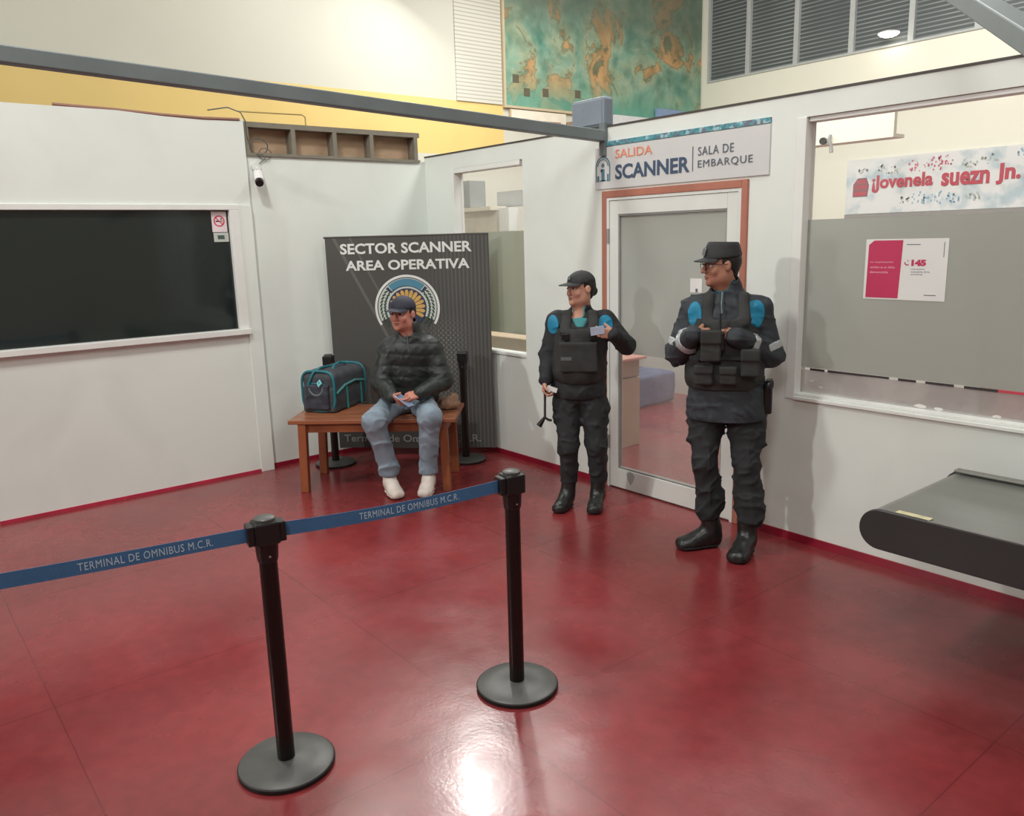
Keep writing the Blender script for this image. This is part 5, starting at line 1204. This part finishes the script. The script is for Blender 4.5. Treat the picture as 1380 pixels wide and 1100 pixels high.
# ------------------------------------------------------------------ the seated man
def seated():
    root = figure((1.12, -.98), 'man in dark puffer jacket, cap and jeans sitting on the bench with a phone')
    S = dict(side=nrm(D(1, .05, .04)), w=1.1, pelvis=D(-.035, .02, .665), waist=D(-.025, .03, .80), chest=D(-.010, .06, 1.00), neck=D(.0, .09, 1.145),
             shA=D(-.160, .075, 1.045), shB=D(.155, .07, 1.045), elA=D(-.225, .15, .81), elB=D(.235, .14, .81), wrA=D(-.148, .375, .745), wrB=D(.052, .385, .765),
             hipA=D(-.125, .05, .645), hipB=D(.06, .05, .645), knA=D(-.285, .43, .585), knB=D(.112, .44, .60), anA=D(-.205, .345, .105), anB=D(.090, .35, .105), footA=D(-.16, .42, .04), footB=D(.06, .43, .04))
    HM = head_frame(D(-.50, .86, -.02), .05); S['HM'] = HM; hc = D(-.045, .125, 1.325); S['head'] = hc
    rz = root.rotation_euler[2]; dx, dy = BC[0]-1.12, BC[1]+.98
    bc = np.array([dx*math.cos(rz)+dy*math.sin(rz), -dx*math.sin(rz)+dy*math.cos(rz), .460]); ba = BR-rz
    BM = np.array([[math.cos(ba), math.sin(ba), 0], [-math.sin(ba), math.cos(ba), 0], [0, 0, 1]])
    sit = lambda g: g.box(bc, (.632, .30, .1045), BM, rd=.004, k=0, op='s')
    g = Grid((-.42, -.56, -.01), (.36, .16, 1.48), .0038)
    limbs_body(g, S, rs=1.02); P = head(g, hc, HM, 1.06, wide=1.04)
    g.erc(S['neck'], hc+HM[2]*-.05, .062, .058, k=.03)
    hand(g, S['wrA'], D(.55, .55, -.25), D(.6, -.5, .6), D(-.2, .5, .8), curl=(.35, .5, .4), thumb=(.3, .6)); hand(g, S['wrB'], D(-.75, .4, -.15), D(-.3, -.4, -.8), D(-.4, .6, .5), curl=(.5, .7, .5), thumb=(.3, .5))
    sit(g); g.mesh('body', M_skin2, root); face_bits(root, P, HM, 1.06)
    hair_cap(root, P, HM, 1.06, nape=-.045, wide=1.04); cap(root, P, HM, 1.08, brim_l=.075, wide=1.04, m=mat('navy_cap_cloth', (40, 42, 56), .75, var=(24, .1)), tilt=.0)
    # jeans
    g = Grid((-.42, -.58, .08), (.26, .16, .86), .0062)
    g.erc(S['pelvis'], S['waist'], (.175, .14), (.165, .13), k=0)
    for q, kx in (('A', -1), ('B', 1)):
        h, kn, an = S['hip'+q], S['kn'+q], S['an'+q]
        g.erc(h, kn, .102, .082, k=.04); g.erc(kn, an+D(0, .0, .10), .082, .066, k=.03); g.erc(an+D(0, 0, .12), an+D(0, .005, .07), .072, .070, k=.012)
        g.ell(kn+D(0, .0, -.01), (.078, .075, .08), k=.03)
    g.folds(.009, .10, 33, (1, 1, 1.6)); g.half(D(0, 0, .15), (0, 0, -1)); sit(g)
    g.mesh('jeans', M_jean, root)
    boots(root, [(D(-.225, .300, .012), D(-.130, .520, .006), D(-.205, .345, .13)), (D(.105, .31, .012), D(.035, .535, .006), D(.090, .35, .13))], M_shoe, M_shoesole, 'trainer', sc=1.0, sr=.045, sw=.050)
    # puffer jacket
    g = Grid((-.40, -.46, .60), (.40, .16, 1.30), .0058)
    g.erc(D(-.03, .02, .69), D(-.02, .035, .86), (.235, .165), (.215, .160), k=0, side=S['side']); g.erc(D(-.02, .035, .86), D(-.01, .06, 1.03), (.215, .160), (.205, .145), k=.03, side=S['side'])
    g.erc(D(-.01, .06, 1.03), D(.0, .08, 1.14), (.185, .13), (.09, .09), k=.05, side=S['side']); g.erc(D(.0, .08, 1.13), D(-.012, .098, 1.225), (.094, .092), (.086, .090), k=.02)
    g.ell(D(.02, .0, 1.13), (.125, .065, .065), k=.05)
    for q in 'AB':
        g.erc(D(-.005, .065, 1.07), S['sh'+q], .082, .080, k=.05); g.erc(S['sh'+q], S['el'+q], .084, .078, k=.03); g.erc(S['el'+q], S['wr'+q], .076, .050, k=.02)
    Z = g.ax[2][None, None, :]; X = g.ax[0][:, None, None]
    g.F = (g.F-.005*np.abs(np.sin((Z+.012*np.sin(X*9))*PI/.085))**.6+.003).astype(np.float32)
    g.folds(.004, .07, 41, (1, 1, 1))
    cut = g.like(); cut.erc(D(-.02, .14, 1.20), D(-.05, .19, 1.30), .055, .08, k=0); g.F = np.maximum(g.F, -cut.F)
    inn = g.like(); inn.erc(D(.0, .085, 1.14), D(-.02, .105, 1.28), (.068, .068), (.070, .074), k=0); g.F = np.maximum(g.F, -inn.F)
    g.half(D(0, 0, .64), (0, 0, -1)); g.mesh('jacket', M_puff, root)
    MB().tube([D(-.022, .190, 1.19), D(-.016, .195, 1.13), D(-.014, .205, 1.05)], .004, 6).build('zip', mat('grey_zip', (98, 112, 116), .4, .5), root)
    return root
sr_ = seated(); bpy.context.view_layer.update(); SM = sr_.matrix_world.copy()
o = MB().box((-.036, -.074, -.004), (.036, .074, .004)).build('mobile_phone', mat('dark_phone_glass', (40, 46, 58), .15), bevel=.003)
o.location = SM @ Vector(D(-.060, .455, .728)); o.rotation_euler = (.55, 0, sr_.rotation_euler[2]+.9); prop(o, 'dark mobile phone in the hands of the seated man', 'phone')
MB().box((-.033, -.070, .004), (.033, .070, .0045)).build('screen', mat('dim_screen', (120, 140, 170), .1), o)
